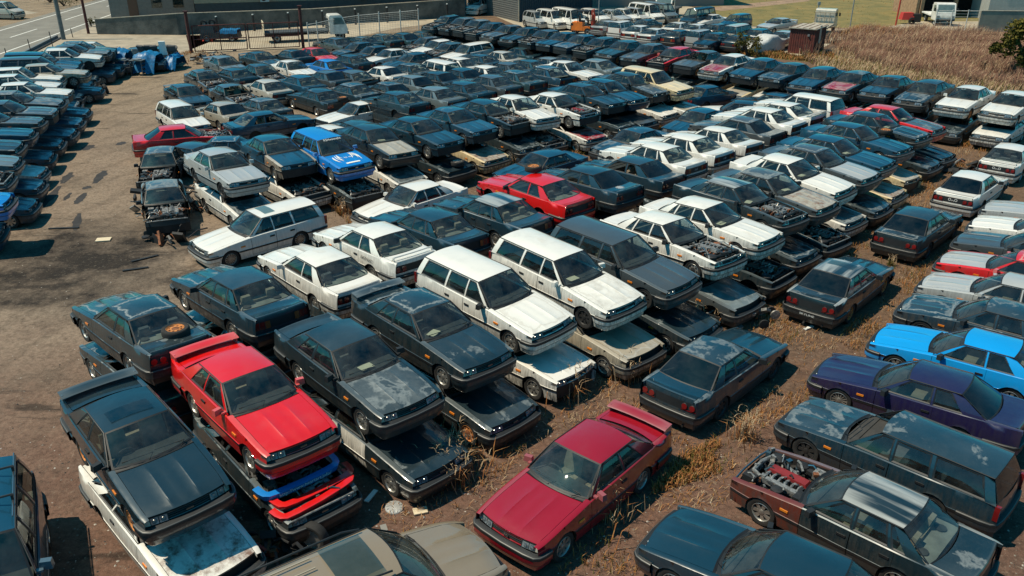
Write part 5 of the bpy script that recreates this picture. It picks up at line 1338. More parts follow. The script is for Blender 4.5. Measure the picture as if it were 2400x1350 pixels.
# red gate, wire fence
REDM = mat('gate_red_brown', (.09, .018, .014), .7, var=.4, vscale=4)
g0, g1 = (-26.68, 71.56), (-18.0, 74.35)
def hx(p): return hgt
for k, p in enumerate((g0, g1)):
    top = hgt((28, 15)[k], p[1]); mb = MB(); mb.tube([(0,0,0),(0,0,top)], .13, 0, 10); mb.box((0,0,top+.04), (.34,.34,.08)); o = obj('gate_post', mb.mesh('gate_post', [REDM]), loc=(*p, 0)); tag(o, ('tall red gate post at the tarpaulin pile end of the gate', 'tall red gate post where the white wire fence begins')[k], 'gate post')
def gate_leaf(p, q, label):
    d = Vector((q[0]-p[0], q[1]-p[1], 0)); n = d.length; rz = math.atan2(d.y, d.x); t = empty('red_gate', (*p, 0), rz, label, 'gate')
    zt = 2.15; zl, zm = .12, 1.05; mb = MB()
    for z in (zl, zm, zt): mb.tube([(.05, 0, z), (n-.05, 0, z)], .045, 0, 6)
    for i in range(3): mb.tube([(.05+(n-.1)*i/2, 0, zl), (.05+(n-.1)*i/2, 0, zt)], .05, 0, 6)
    obj('frame', mb.mesh('gate_frame', [REDM]), t); mb = MB(); k = int(n/.14)
    for i in range(1, k): mb.tube([(n*i/k, 0, zl), (n*i/k, 0, zt)], .011, 0, 4, False)
    obj('bars', mb.mesh('gate_bars', [REDM]), t)
gm = along(g0, g1, .505); gate_leaf((g0[0]+.25, g0[1]+.06), (gm[0]-.03, gm[1]), 'red barred gate leaf on the tarpaulin pile side'); gate_leaf((gm[0]+.04, gm[1]+.01), (g1[0]-.22, g1[1]-.08), 'red barred gate leaf on the white fence side')
WF = mat('white_fence_metal', (.55,.54,.50), .6, var=.3)
fp = [(-17.6,74.9),(-17.01,75.9),(-15.87,79.2),(-14.32,81.6),(-12.64,83.0),(-10.79,84.4),(-9.2,85.9)]
t = empty('wire_fence', (*fp[0], 0), 0, 'white wire mesh fence with white posts beside the red gate', 'fence'); ox, oy = fp[0]
mbm = MB()
for p, q in zip(fp, fp[1:]):
    a = Vector((p[0]-ox, p[1]-oy, 0)); b_ = Vector((q[0]-ox, q[1]-oy, 0))
    for i in range(12): mbm.tube([a+Vector((0,0,.1+.16*i)), b_+Vector((0,0,.1+.16*i))], .009 if i < 11 else .03, 0, 4, False)
    n = int((b_-a).length/.28)
    for i in range(n): mbm.tube([a+(b_-a)*i/n+Vector((0,0,.05)), a+(b_-a)*i/n+Vector((0,0,1.88))], .007, 0, 3, False)
obj('wire_mesh', mbm.mesh('wire_mesh', [WF]), t)
for p in fp:
    mb = MB(); mb.tube([(p[0]-ox, p[1]-oy, 0), (p[0]-ox, p[1]-oy, 2.05)], .055, 0, 8); obj('post', mb.mesh('fence_post', [WF]), t)
# poles
def pole(name, base, top, r, m, label, extra=None):
    mb = MB(); mb.tube([(0,0,0),(0,0,top*.5),(0,0,top)], [r, r*.92, r*.85], 0, 12); t = empty(name, (*base, 0), 0, label, 'pole'); obj('shaft', mb.mesh(name, [m]), t)
    if extra: extra(t)
    return t
def steps(t):
    for i in range(8):
        mb = MB(); mb.tube([(-.28,0,2+.45*i),(.28,0,2+.45*i)], .012, 0, 5); obj('foot_peg', mb.mesh('foot_peg', [ENGD]), t)
pole('utility_pole', (-41.09, 79.3), 11, .19, mat('pole_concrete', (.16,.17,.165), .85, var=.3, vscale=2), 'thick grey concrete utility pole between road and scrap cars', steps)
pole('red_pole', (-40.6, 83.2), 7, .13, REDM, 'thin dark red pole beside the road near the wall')
GAL = mat('galvanised_pole', (.35,.35,.33), .5, .4, var=.2)
pole('slim_pole', G(1912,62)[:2], hgt(8, G(1912,62)[1]), .07, GAL, 'slim grey pole standing right behind the red shed', lambda t: obj('lamp_head', (lambda m_: (m_.box((0,0,hgt(8, G(1912,62)[1])), (.25,.25,.3)), m_)[1])(MB()).mesh('lamp_head', [GAL]), t))
pole('slim_pole', G(1991,70)[:2], 6.5, .06, GAL, 'slim white pole at the field edge right of the flatbed')
pole('slim_pole', G(1401,82)[:2], 5.0, .05, GAL, 'slim pole with sign plate in front of the forklift', lambda t: obj('sign_plate', (lambda m_: (m_.box((0,0,4.6), (.5,.03,.5)), m_)[1])(MB()).mesh('sign_plate', [WHITEP], smooth=False), t))
pole('slim_pole', G(340,22)[:2], 6, .12, ENGD, 'dark pole on the pavement corner by the grey house')
pole('slim_pole', G(1578,16)[:2], 5, .12, GAL, 'pale round post behind the white cab truck')
pole('slim_pole', G(1090,36)[:2], 6, .22, mat('teal_pipe', (.02,.09,.12), .5), 'thick teal pipe at the end of the concrete wall')
# kerb barrier and stakes along the road
ka, kb = (-38.6, 63.5), (-42.3, 80.5); mb = MB()
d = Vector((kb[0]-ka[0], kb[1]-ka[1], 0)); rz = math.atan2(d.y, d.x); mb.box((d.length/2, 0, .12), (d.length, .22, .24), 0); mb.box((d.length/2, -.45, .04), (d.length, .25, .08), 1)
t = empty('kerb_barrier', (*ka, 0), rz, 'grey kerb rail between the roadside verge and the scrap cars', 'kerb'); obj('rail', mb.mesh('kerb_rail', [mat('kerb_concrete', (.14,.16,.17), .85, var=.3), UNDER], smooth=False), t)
for k, (u, v, vt) in enumerate(((22,153,113),(74,127,92),(124,110,74),(171,88,67))):
    x, y, _ = G(u, v); mb = MB(); mb.tube([(0,0,0),(-.05,0,hgt(vt, y))], .035, 0, 6); tag(obj('fence_stake', mb.mesh('fence_stake', [ENGD]), loc=(x, y, 0)), ORD[k]+' thin dark stake from the near end of the roadside kerb', 'stake', 'stakes along the roadside kerb')

# red shed
x0, y0, _ = G(1742, 124)
sb = [G(1846,124), G(1890,128), G(1913,106)]
ux = Vector((sb[1][0]-sb[0][0], sb[1][1]-sb[0][1], 0)); rz = math.atan2(ux.y, ux.x)
t = empty('red_shed', (sb[0][0], sb[0][1], 0), rz, 'small rusty red metal shed with a pale flat roof by the reeds', 'shed'); H = hgt(66, sb[0][1])
W_, D_ = 2.05, 3.0; ribm = mat('shed_red_cladding', (.15,.032,.022), .75, col2=(.075,.020,.016), vscale=2.5)
for nm, p, q in (('front_wall', (0,0), (W_,0)), ('side_wall', (W_,0), (W_,D_)), ('back_wall', (W_,D_), (0,D_)), ('side_wall', (0,D_), (0,0))):
    obj(nm, ribs(p, q, H, 0, .18, .025).mesh('shed_wall', [ribm], smooth=False), t)
mb = MB(); mb.box((W_/2, D_/2, H+.05), (W_+.25, D_+.3, .08), 0)
for i in range(5): mb.box((W_*i/4, D_/2, H+.105), (.04, D_+.3, .03), 1)
obj('roof', mb.mesh('shed_roof', [mat('shed_roof_pale', (.42,.37,.30), .7, var=.25), RUST], smooth=False), t)
mb = MB(); mb.box((W_+.03, 1.3, 1.5), (.03, .5, 1.4)); obj('window', mb.mesh('shed_window', [mat('pale_pane', (.3,.31,.28), .4)], smooth=False), t)
mb = MB(); mb.box((1.55, -.06, H-.45), (.16, .12, .16)); obj('lamp', mb.mesh('shed_lamp', [LENS], smooth=False), t)

# barn and yard at the top right
bx, by, _ = G(2150, 40)
t = empty('open_barn', (bx, by, 0), -.02, 'open fronted barn with timber posts and dark inside at the top right', 'barn'); TIM = mat('barn_timber', (.38,.24,.14), .85, var=.3); RCL = mat('barn_brown_boards', (.085,.045,.035), .85, var=.45, vscale=4)
mb = MB(); quadbox(mb, 0, 26, 6, 6.3, 0, 6, 0); quadbox(mb, -.3, 0, 0, 6.3, 0, 6, 1); quadbox(mb, -.5, 26, -1, 6.6, 6, 6.2, 0); obj('shell', mb.mesh('barn_shell', [RCL, TIM], smooth=False), t)
for i in range(6):
    mb = MB(); quadbox(mb, .1+i*3.6, .45+i*3.6, -.15, .2, 0, 6); obj('post', mb.mesh('barn_post', [TIM], smooth=False), t)
mb = MB(); quadbox(mb, 8.5, 17, .5, .7, 0, 4.8); obj('board_door', mb.mesh('barn_door', [RCL], smooth=False), t)
wx, wy, _ = G(2290, 74)
wall('low_concrete_wall', [(wx, wy), (wx+18, wy-1.5)], [1.9, 1.9], 'pale low concrete wall at the right edge behind the reeds', m=mat('pale_wall_concrete', (.33,.29,.22), .9, col2=(.20,.19,.16), vscale=.8))
t = empty('grey_container', (wx+5.5, wy+9, 0), -.05, 'light grey cabin with dark window at the top right corner', 'cabin'); mb = MB(); quadbox(mb, 0, 10, 0, 4, 0, 4.5); obj('wall', mb.mesh('cabin_wall', [mat('cabin_grey', (.36,.38,.36), .7, var=.1)], smooth=False), t)
mb = MB(); quadbox(mb, 1.6, 8, -.05, -.005, 2.2, 3.6); obj('window', mb.mesh('cabin_window', [DGLASS], smooth=False), t)
x, y, _ = G(2222, 66); truck('white truck loaded with crates behind the white rails at top right', x+.5, y+3.0, -1.75, 'w', 'w', 3.4)
fa, fb = G(2188, 72), G(2297, 73); t = empty('white_railing', (fa[0], fa[1], 0), math.atan2(fb[1]-fa[1], fb[0]-fa[0]), 'white metal railing in front of the loaded white truck', 'railing'); n_ = sqrt((fb[0]-fa[0])**2+(fb[1]-fa[1])**2); mb = MB()
for i in range(7): mb.tube([(0,0,.2+.28*i),(n_,0,.2+.28*i)], .03 if i == 6 else .015, 0, 5)
obj('rails', mb.mesh('rails', [WF]), t)
for i in range(4):
    mb = MB(); mb.tube([(n_*i/3,0,0),(n_*i/3,0,2.0)], .05, 0, 8); obj('post', mb.mesh('rail_post', [WF]), t)
x, y, _ = G(2099, 60); mb = MB(); mb.tube([(0,0,0),(.05,0,2.6)], .09, 0, 8); mb.tube([(.05,0,2.6),(.06,0,2.95)], [.09,.02], 1, 8); tag(obj('red_post', mb.mesh('red_post', [mat('post_red', (.45,.05,.03), .6, var=.3), WHITEP]), loc=(x, y, 0)), 'leaning red post with pale tip at the edge of the barn yard', 'post')
x, y, _ = G(2122, 56); mb = MB(); mb.box((0,0,.8), (1.3,.9,.7), 0, taper=.8); mb.box((.9,0,.6), (.9,.8,.8), 1); mb.lathe([(.2,-.1),(.35,-.09),(.35,.09),(.2,.1)], 1, 14, 'y', (.4,-.5,.35)); tag(obj('small_tractor', mb.mesh('small_tractor', [mat('tractor_red', (.5,.04,.03), .5), ENGD]), loc=(x, y, 0)), 'small red machine standing beside the barn post', 'machine')

# ------------------------------------------------------------------ tarpaulin pile: scrap body, blue sheets, seats on top
TB = MATS['tarpaulin_blue']
cx, cy = -26.9, 63.6
car('wagon', 'k', cx+.5, cy+.8, .0, -1.45, 'black estate buried under blue sheets and seats by the gate', 'f', .4, lod=1, group=GRP)
car('sedan', 'g', cx-1.5, cy+1.3, .0, -1.45, 'grey saloon with pale roof under the blue sheets by the gate', 'f', .5, lod=1, group=GRP)
def sheet_mesh(seed, w, d, drop):
    mb = MB(); rows = []
    for i in range(15):
        r = []
        for j in range(13):
            u, v = -1+2*i/14, -1+2*j/12; z = .35*(1-.6*(u*u+v*v))+.16*mnoise.noise((u*2.4, v*2.4, seed))+.07*mnoise.noise((u*7, v*7, seed)); z -= drop*max(0, abs(v)-.55)*1.6
            r.append((u*w*(1+.1*mnoise.noise((v*3, seed, 1))), v*d*(1+.1*mnoise.noise((u*3, seed, 4))), z))
        rows.append(r)
    mb.grid(rows, 0); return mb.mesh('blue_sheet_%d' % seed, [TB], 80)
for k, (dx, dy, z, w_, d_, dr, lb) in enumerate(((-1.9,-.7,1.30,.75,.9,.8,'crumpled blue sheet on the left part of the scrap pile by the gate'), (.35,-1.0,1.15,.8,1.2,1.5,'blue sheet hanging down the front of the scrap pile by the gate'), (1.7,.4,.75,.45,1.3,.9,'narrow blue sheet at the gate end of the scrap pile'))):
    tag(obj('blue_sheet', sheet_mesh(k+2, w_, d_, dr), loc=(cx+dx, cy+dy, z), rot=(0, 0, -.05)), lb, 'tarpaulin', 'blue sheets over the scrap pile')
for k in range(5):
    o = obj('seat_unit', PR['coupe']['seat'][1], loc=(cx-.9+.62*k, cy+.3+.1*(k % 2), 1.25), rot=(.1*(k % 3-1), -1.0, -1.5+.25*(k % 3-1))); tag(o, 'dark car seat, '+ORD[k]+' from the road side on top of the scrap pile', 'car seat', 'car seats piled on the scrap pile')
mb = MB(); mb.box((0,0,.5), (.12,.5,1.0), 0, Matrix.Rotation(.2, 3, 'Y'), .9); tag(obj('seat_shell', mb.mesh('seat_shell', [WHITEP]), loc=(cx+1.15, cy-.1, 1.1), rot=(0,0,-1.4)), 'white seat shell standing on top of the scrap pile', 'seat shell')
for k in range(3):
    mb = MB()
    for sx in (-.42, .42):
        for sy in (-.3, .3): mb.tube([(sx, sy, 0), (sx, sy, 1.05)], .03)
    mb.box((0, 0, 1.06), (.95, .7, .04)); 
    for i in range(4): mb.box((.42, 0, .2+.25*i), (.06, .6, .10), 1)
    mb.lathe([(.33,.0),(.33,.08),(0,.10)], 2, 16, 'z', (0, 0, 1.08)); tag(obj('parts_rack', mb.mesh('parts_rack', [mat('rack_grey', (.13,.14,.14), .6, .3), ENGD, ALLOY]), loc=(cx-2.3+1.15*k, cy-2.0-.1*k, 0), rot=(0,0,-.06)), ORD[k]+' grey parts rack from the road side below the blue sheets', 'rack', 'parts racks before the scrap pile')
def junk(name, label, x, y, n, spread, h, seed, cat='scrap heap', mats=None):
    R = random.Random(seed); mb = MB(); t = empty(name, (x, y, 0), 0, label, cat)
    for i in range(n):
        c = (R.gauss(0, spread), R.gauss(0, spread*.6), abs(R.gauss(0, h))+.05); k = R.choice((0, 0, 1, 1, 2, 3))
        q = R.random()
        if q < .5: mb.box(c, (R.uniform(.1,.9), R.uniform(.05,.4), R.uniform(.03,.15)), k, Matrix.Rotation(R.uniform(0,6), 3, Vector((R.random(), R.random(), 1)).normalized()))
        elif q < .8:
            d = Vector((R.uniform(-.7,.7), R.uniform(-.7,.7), R.uniform(-.1,.4))); p = Vector(c); mb.tube([p, p+d*.5+Vector((0,0,.1)), p+d], R.uniform(.02,.05), k, 6)
        else: mb.lathe([(.0,-.04),(.14,-.03),(.15,.0),(.14,.03),(0,.04)], k, 12, R.choice(('y','z')), c)
    obj('parts', mb.mesh(name, mats or [ENGD, ENGM, RUST, UNDER]), t); return t
junk('scrap_heap', 'heap of dark axle parts lying beside the silver upper coupe', -13.6, 31.9, 70, .75, .3, 2)
junk('scrap_heap', 'heap of dark scrap parts at the foot of the red gate', -23.2, 66.6, 60, 1.1, .35, 5)
junk('scrap_heap', 'black bumper scrap lying between the red and the white cars', 20.6, 37.0, 26, .9, .15, 8)
junk('scrap_heap', 'scrap metal heap beside the coupe with bleached sunroof roof', 7.0, 22.3, 34, .8, .18, 12)
junk('scrap_heap', 'red and black scraps lying by the tyre near the tan off-roader', -4.6, 12.2, 22, .35, .12, 16, mats=[ENGD, RUST, ENGR, UNDER])
junk('scrap_heap', 'dark mechanical parts heaped below the stripped engine coupe', -12.7, 28.6, 22, .4, .10, 18)
# scattered small scraps on the lane: planks, bars, card
R = random.Random(31)
for k, (u, v, l_, rz, mt, lb) in enumerate(((243,563,.5,.2,PAPER,'cream sheet of card lying on the dirt lane'), (340,607,.9,.7,ENGD,'dark bar lying on the lane near the white estate'), (318,632,.8,.4,ENGD,'dark plank lying on the lane near the navy saloon'), (150,536,1.1,.1,ENGD,'thin dark bar lying across the dirt lane'), (1895,770,.35,.6,WHITEP,'white curved strip on the grass behind the sunroof coupe'), (985,1200,.28,.3,PAPER,'scrap of cream board on the dirt by the hubcap'), (870,1165,.4,1.2,WHITEP,'crumpled white plastic by the crushed car front'))):
    x, y, _ = G(u, v); mb = MB(); mb.box((0, 0, .03), (l_, .10 if mt is not PAPER else l_*.7, .03), 0, Matrix.Rotation(rz, 3, 'Z')); tag(obj('litter_piece', mb.mesh('litter_piece', [mt]), loc=(x, y, 0)), lb, 'litter')

# ------------------------------------------------------------------ vegetation
def blade_mat(name, c1, c2, c3):
    m = bpy.data.materials.new(name); m.use_nodes = True; k = NT(m); b = m.node_tree.nodes['Principled BSDF']
    tc = k.n('ShaderNodeTexCoord'); n1 = k.noise(tc.outputs['Object'], .45, 5, .7); n2 = k.noise(tc.outputs['Object'], 14, 2, .5)
    c = k.mix(k.ramp(n1, .35, .65), c1, c2); c = k.mix(k.ramp(n2, .5, .72), c, c3); k.l(c, b.inputs['Base Color']); b.inputs['Roughness'].default_value = .9; b.inputs['Specular IOR Level'].default_value = .1
    return m
DRY = blade_mat('dry_grass_blades', (.42,.18,.062), (.27,.105,.04), (.50,.30,.12)); GRN = blade_mat('green_grass_blades', (.085,.085,.022), (.15,.12,.03), (.055,.065,.018))
REED = blade_mat('reed_blades', (.20,.095,.066), (.105,.055,.042), (.33,.22,.14)); PALE = blade_mat('pale_reed_heads', (.42,.30,.18), (.33,.21,.12), (.52,.42,.28)); ORG = blade_mat('orange_weeds', (.30,.13,.03), (.21,.09,.025), (.36,.20,.05))
def blade(mb, x, y, z, h, w, lean, az, m=0, curl=.6):
    d = (cos(az), sin(az)); n = (-d[1]*w/2, d[0]*w/2)
    p0 = (x, y, z); p1 = (x+d[0]*lean*h*.35, y+d[1]*lean*h*.35, z+h*.6); p2 = (x+d[0]*lean*h, y+d[1]*lean*h, z+h*(1-curl*lean*.5))
    i = len(mb.v); mb.v += [(p0[0]-n[0], p0[1]-n[1], z), (p0[0]+n[0], p0[1]+n[1], z), (p1[0]+n[0]*.7, p1[1]+n[1]*.7, p1[2]), (p1[0]-n[0]*.7, p1[1]-n[1]*.7, p1[2]), p2]
    mb.f += [(i, i+1, i+2, i+3), (i+3, i+2, i+4)]; mb.m += [m, m]
RECT = [(c[0].location.x, c[0].location.y, c[0].rotation_euler.z) for c in CARS if c[0].location.z < .3]
def clear(x, y, mx=2.25, my=.86):
    for cx_, cy_, th in RECT:
        dx, dy = x-cx_, y-cy_
        if abs(dx)+abs(dy) > 4: continue
        if abs(dx*cos(th)+dy*sin(th)) < mx and abs(-dx*sin(th)+dy*cos(th)) < my: return False
    return True
R = random.Random(77)
def inpoly(x, y, P):
    r = False; j = len(P)-1
    for i in range(len(P)):
        if (P[i][1] > y) != (P[j][1] > y) and x < (P[j][0]-P[i][0])*(y-P[i][1])/(P[j][1]-P[i][1])+P[i][0]: r = not r
        j = i
    return r
def scatter(mb, poly, n, hr, wr, lean, mats, clump=.55, cl=True, seed=1.0):
    xs = [p[0] for p in poly]; ys = [p[1] for p in poly]; c = 0; tries = 0
    while c < n and tries < n*12:
        tries += 1; x, y = R.uniform(min(xs), max(xs)), R.uniform(min(ys), max(ys))
        if not inpoly(x, y, poly) or (cl and not clear(x, y)): continue
        q = mnoise.noise((x*.55, y*.55, seed))+.5*mnoise.noise((x*1.7, y*1.7, seed+3))
        if q < clump-.5 and R.random() > .05: continue
        h = R.uniform(*hr)*(.75+.5*max(0, q)); blade(mb, x, y, 0, h, R.uniform(*wr), R.uniform(.15, lean), R.uniform(0, 6.28), R.choice(mats)); c += 1
mb = MB()
aisle = [(G(u, v)[0], G(u, v)[1]) for u, v in ((860,1190),(1060,1090),(1290,955),(1420,880),(1640,740),(1830,650),(1990,560),(2120,470),(2260,330),(2330,330),(2200,480),(2290,560),(2220,680),(2110,760),(1990,880),(1900,990),(1720,1180),(1500,1350),(1240,1350),(1100,1250),(1000,1290))]
scatter(mb, aisle, 13000, (.06,.26), (.010,.022), 1.1, (0,0,0,2,1), .64)
for px_ in (((760,470),(830,540),(900,520),(820,470)), ((1090,410),(1130,440),(1420,350),(1400,320),(1250,370)), ((1270,360),(1350,345),(1640,285),(1560,270)), ((1500,290),(1700,230),(1740,250),(1560,310)), ((2230,330),(2330,380),(2380,340),(2290,280)), ((1480,1180),(1720,1100),(1720,1010),(1560,1090))):
    scatter(mb, [G(u, v)[:2] for u, v in px_], 1300, (.10,.35), (.012,.028), .9, (0,0,0,1), .3)
scatter(mb, [G(u, v)[:2] for u, v in ((400,125),(440,150),(500,140),(480,118))], 700, (.08,.25), (.02,.04), .9, (0,2), .3)
c = 0; tr = 0     # flat straw and stalk litter
while c < 4500 and tr < 80000:
    tr += 1
    x, y = R.uniform(min(p[0] for p in aisle), max(p[0] for p in aisle)), R.uniform(min(p[1] for p in aisle), max(p[1] for p in aisle))
    if not inpoly(x, y, aisle) or not clear(x, y): continue
    if mnoise.noise((x*.6, y*.6, 4)) < -.05 and R.random() > .1: continue
    c += 1; blade(mb, x, y, .004, R.uniform(.05,.20), R.uniform(.008,.018), R.uniform(1.5, 1.85), R.uniform(0, 6.28), R.choice((3,3,0,2)), 1.0)
tag(obj('dry_grass', mb.mesh('dry_grass', [DRY, GRN, ORG, PALE], smooth=False, weld=0)), kind='stuff', label='dry orange grass growing in the aisles between the cars', cat='grass')
mb = MB(); scatter(mb, grass_poly, 5000, (.15,.5), (.03,.07), .8, (0,0,1), .2, seed=5); scatter(mb, field, 9000, (.06,.2), (.03,.07), 1.1, (0,0,1), .3, False, seed=9)
tag(obj('field_grass', mb.mesh('field_grass', [DRY, GRN], smooth=False, weld=0)), kind='stuff', label='brown green grass on the field and the lot edge', cat='grass')
mb = MB(); 
def reeds(n, poly, hr, wr, mats):
    xs = [p[0] for p in poly]; ys = [p[1] for p in poly]; c = 0; tr = 0
    while c < n and tr < n*10:
        tr += 1
        x, y = R.uniform(min(xs), max(xs)), R.uniform(min(ys), max(ys))
        q = mnoise.noise((x*.25, y*.25, 2)); q2 = mnoise.noise((x*.5, y*.5, 7))
        if not inpoly(x+3.5*q, y+4*q2, poly) or not clear(x, y, 2.6, 1.2) or (q+.6*q2 < -.30 and R.random() < .75): continue
        h = R.uniform(*hr)*(.8+.6*q); blade(mb, x, y, 0, max(.2, h), R.uniform(*wr), R.uniform(.25,.75), R.gauss(.3, .7), R.choice(mats)); c += 1
reeds(30000, reed_poly, (.7,1.5), (.025,.055), (0,0,0,0,1)); 
low = [G(u, v)[:2] for u, v in ((1900,150),(1950,120),(2060,150),(2250,185),(2560,232),(2560,262),(2400,238),(2230,212),(2080,186))]
reeds(6000, low, (.3,.8), (.03,.06), (0,1,1,2)); reeds(2600, [G(u, v)[:2] for u, v in ((1985,78),(2050,72),(2180,84),(2120,92),(2000,96))], (.5,.9), (.05,.10), (3,3,0))
tag(obj('reeds', mb.mesh('reeds', [REED, PALE, GRN, ORG], smooth=False, weld=0)), kind='stuff', label='tall reddish brown reeds filling the right edge behind the cars', cat='reeds')
def weed(u, v, n, h, sp, label, mats=(0, 0, 1), name='weed_clump'):
    x, y, _ = G(u, v); mb = MB()
    for i in range(n):
        a = R.uniform(0, 6.28); r = abs(R.gauss(0, sp)); blade(mb, r*cos(a), r*sin(a), 0, R.uniform(h*.4, h), R.uniform(.012,.028), R.uniform(.1,.8), R.uniform(0, 6.28), R.choice(mats), 1.1)
        if i % 5 == 0:
            hh = R.uniform(h*.6, h*1.05); xx, yy = r*cos(a), r*sin(a)
            for q in range(5): blade(mb, xx, yy, hh-.05*q, .12, .018, R.uniform(.8,1.4), R.uniform(0, 6.28), 1, .4)
    tag(obj(name, mb.mesh(name, [DRY, PALE, GRN], smooth=False, weld=0), loc=(x, y, 0)), label, 'weeds', 'dry weed clumps between the cars')
for a_ in ((1040,1115,260,.95,.42,'tall dry weed clump before the crushed car with orange wheel'), (1075,1100,170,.9,.32,'weed clump right beside the tall clump near the orange wheel'), (1330,930,90,.9,.35,'thin dry weeds before the crushed white car front'), (1475,890,80,.8,.35,'dry weeds at the corner of the crushed grey car'), (1745,1030,90,.8,.22,'feathery reddish weed clump left of the dark estate'), (1632,775,60,.9,.25,'bent weed stems before the small crushed dark car'), (1425,1215,90,.9,.4,'thin weed stems beside the dark red coupe'), (1880,560,90,.8,.5,'brown weeds along the front of the crushed cars'), (1990,500,80,.7,.5,'dry weeds under the grey saloon with silver bonnet'), (2262,318,120,1.3,.25,'upright pale weed clump right of the red upper car'), (1700,300-20,60,.8,.5,'dry weeds below the cream estate'), (1340,345,100,.7,.5,'orange dry grass clump in front of the crushed rusty car'), (810,500,120,.6,.28,'orange dry grass clump beside the white ground saloon'), (1190,390,90,.5,.26,'short dry grass clump behind the red upper coupe'), (1790,640,70,.7,.4,'dry stems among scraps left of the bleached sunroof coupe')):
    weed(*a_)
weed(2085,622,40,.35,.12,'small green plant behind the gunmetal tail band coupe', (2,2,2)); weed(1870,720,40,.3,.12,'small yellow green plant right of the sunroof coupe', (2,2,0))
LEAF = blade_mat('bush_leaves', (.065,.065,.018), (.15,.12,.025), (.035,.045,.014)); BARK = mat('bark', (.07,.05,.035), .9, var=.4)
def bush(u, v, h, w, n, label, name='shrub', cat='shrub', z=0):
    x, y, _ = G(u, v); t = empty(name, (x, y, z), 0, label, cat); mb = MB()
    for i in range(7):
        a = R.uniform(0, 6.28); r = w*R.uniform(.2,.6); mb.tube([(0,0,0), (r*.4*cos(a), r*.4*sin(a), h*.4), (r*cos(a), r*sin(a), h*R.uniform(.6,.9))], [.05*h, .03*h, .01*h], 0, 5)
    obj('trunk', mb.mesh(name+'_trunk', [BARK]), t); mb = MB(); cl = [(R.gauss(0, w*.38), R.gauss(0, w*.38), h*R.uniform(.25, .95), R.uniform(.14,.32)*w) for _ in range(16)]
    for i in range(n):
        c = R.choice(cl); v_ = Vector((R.gauss(0,1), R.gauss(0,1), R.gauss(0,1))).normalized()*c[3]*R.uniform(.5,1.1)
        p = Vector(c[:3])+v_; 
        if p.z < .05: continue
        s_ = R.uniform(.05,.12)*max(.8, h*.45); a1 = Vector((R.gauss(0,1), R.gauss(0,1), R.gauss(0,.6))).normalized(); a2 = a1.cross(Vector((R.gauss(0,1), R.gauss(0,1), R.gauss(0,1)))).normalized()
        mb.face([p-a1*s_, p+a2*s_*.5, p+a1*s_, p-a2*s_*.5])
    obj('crown', mb.mesh(name+'_leaves', [LEAF], smooth=False, weld=0), t)
bush(1752, 132, 1.9, 1.5, 1500, 'dark green round shrub before the covered car'); bush(1690, 112, 1.3, 1.3, 900, 'smaller green shrub left of the round shrub'); bush(2400, 178, 3.8, 2.4, 3600, 'yellow green small tree at the right edge among the reeds', 'small_tree', 'tree')
bush(118, 6, 2.0, 3.0, 900, 'green garden bushes across the road', 'garden_shrub'); bush(150, 14, 1.4, 2.4, 600, 'yellow green garden shrub by the far road kerb', 'garden_shrub'); bush(180, 2, 1.6, 2.6, 600, 'garden shrub right of the others across the road', 'garden_shrub'); bush(214, 62, .9, .6, 200, 'small bare shrub between red pole and wall', 'garden_shrub')
# bare twigs in front of the shed
mb = MB(); x, y, _ = G(1905, 138)
for i in range(26):
    a = R.uniform(0, 6.28); p = Vector((R.gauss(0,.7), R.gauss(0,.3), 0)); q = p+Vector((R.gauss(0,.5), R.gauss(0,.3), R.uniform(1.0, 2.1))); mb.tube([p, (p+q)/2+Vector((.1*cos(a), .1*sin(a), 0)), q], [.02,.014,.005], 0, 4, False)
tag(obj('bare_bush', mb.mesh('bare_bush', [mat('bare_twigs', (.22,.13,.085), .9)], weld=0), loc=(x, y, 0)), 'bare twiggy bush in front of the red shed', 'bush')

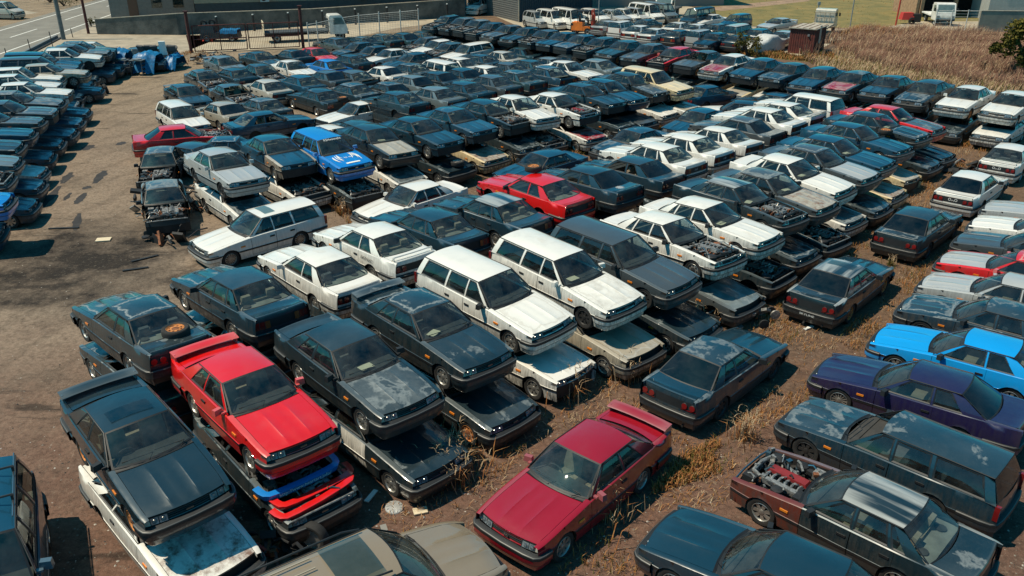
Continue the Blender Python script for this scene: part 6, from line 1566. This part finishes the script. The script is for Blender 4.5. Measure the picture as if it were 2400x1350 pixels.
# pebbles
mb = MB(); R = random.Random(5)
for i in range(2600):
    u, v = R.uniform(0, 2400), 1350-abs(R.gauss(0, 420)); 
    if v < 250: continue
    x, y, _ = G(u, v)
    if not clear(x, y): continue
    s_ = R.uniform(.008,.03); h = s_*R.uniform(.5,1); i0 = len(mb.v); k = R.choice((0,0,0,1,2))
    mb.v += [(x+s_*cos(a)*R.uniform(.7,1.2), y+s_*sin(a)*R.uniform(.7,1.2), .0) for a in (0,1.3,2.5,3.8,5.0)]+[(x+R.uniform(-.3,.3)*s_, y+R.uniform(-.3,.3)*s_, h)]
    for q in range(5): mb.f.append((i0+q, i0+(q+1) % 5, i0+5)); mb.m.append(k)
tag(obj('pebbles', mb.mesh('pebbles', [mat('pebble_grey', (.20,.17,.14), .9), mat('pebble_pale', (.45,.41,.36), .9), mat('pebble_dark', (.05,.045,.04), .9)], weld=0)), kind='stuff', label='small stones strewn on the dirt', cat='pebbles')

# ------------------------------------------------------------------ light and camera
SUN = Vector((-.55, -.03, 1.0)).normalized()
el = math.asin(SUN.z)
wd = bpy.data.worlds.new('World'); scn.world = wd; wd.use_nodes = True; nt = wd.node_tree; bg = nt.nodes['Background']
sky = nt.nodes.new('ShaderNodeTexSky'); sky.sky_type = 'NISHITA'; sky.sun_disc = False; sky.sun_elevation = el; sky.sun_rotation = math.atan2(SUN.x, SUN.y); sky.air_density = 1.0; sky.dust_density = .6; sky.ozone_density = 2.0
mx = nt.nodes.new('ShaderNodeMixRGB'); mx.blend_type = 'MULTIPLY'; mx.inputs[0].default_value = 1; mx.inputs[2].default_value = (.16, .86, .92, 1)
nt.links.new(sky.outputs[0], mx.inputs[1]); nt.links.new(mx.outputs[0], bg.inputs[0]); bg.inputs[1].default_value = .12
sl = bpy.data.lights.new('sun', 'SUN'); sl.energy = 5.0; sl.angle = radians(.5); sl.color = (1.0, .875, .67)
so = bpy.data.objects.new('sun', sl); COL.objects.link(so); so.rotation_euler = (-SUN).to_track_quat('-Z', 'Y').to_euler()
cam = bpy.data.cameras.new('camera'); co = bpy.data.objects.new('camera', cam); COL.objects.link(co); scn.camera = co
cam.sensor_width = 36; cam.lens = 36*F_PX/2400; cam.clip_end = 3000; co.location = (0, 0, CAM_H); co.rotation_euler = (pi/2-PITCH, 0, 0)
scn.view_settings.view_transform = 'Standard'; scn.view_settings.look = 'None'; scn.view_settings.exposure = 0; scn.view_settings.gamma = 1
scn.cycles.max_bounces = 6; scn.cycles.transparent_max_bounces = 12; scn.cycles.diffuse_bounces = 2; scn.cycles.glossy_bounces = 3; scn.cycles.caustics_reflective = False; scn.cycles.caustics_refractive = False
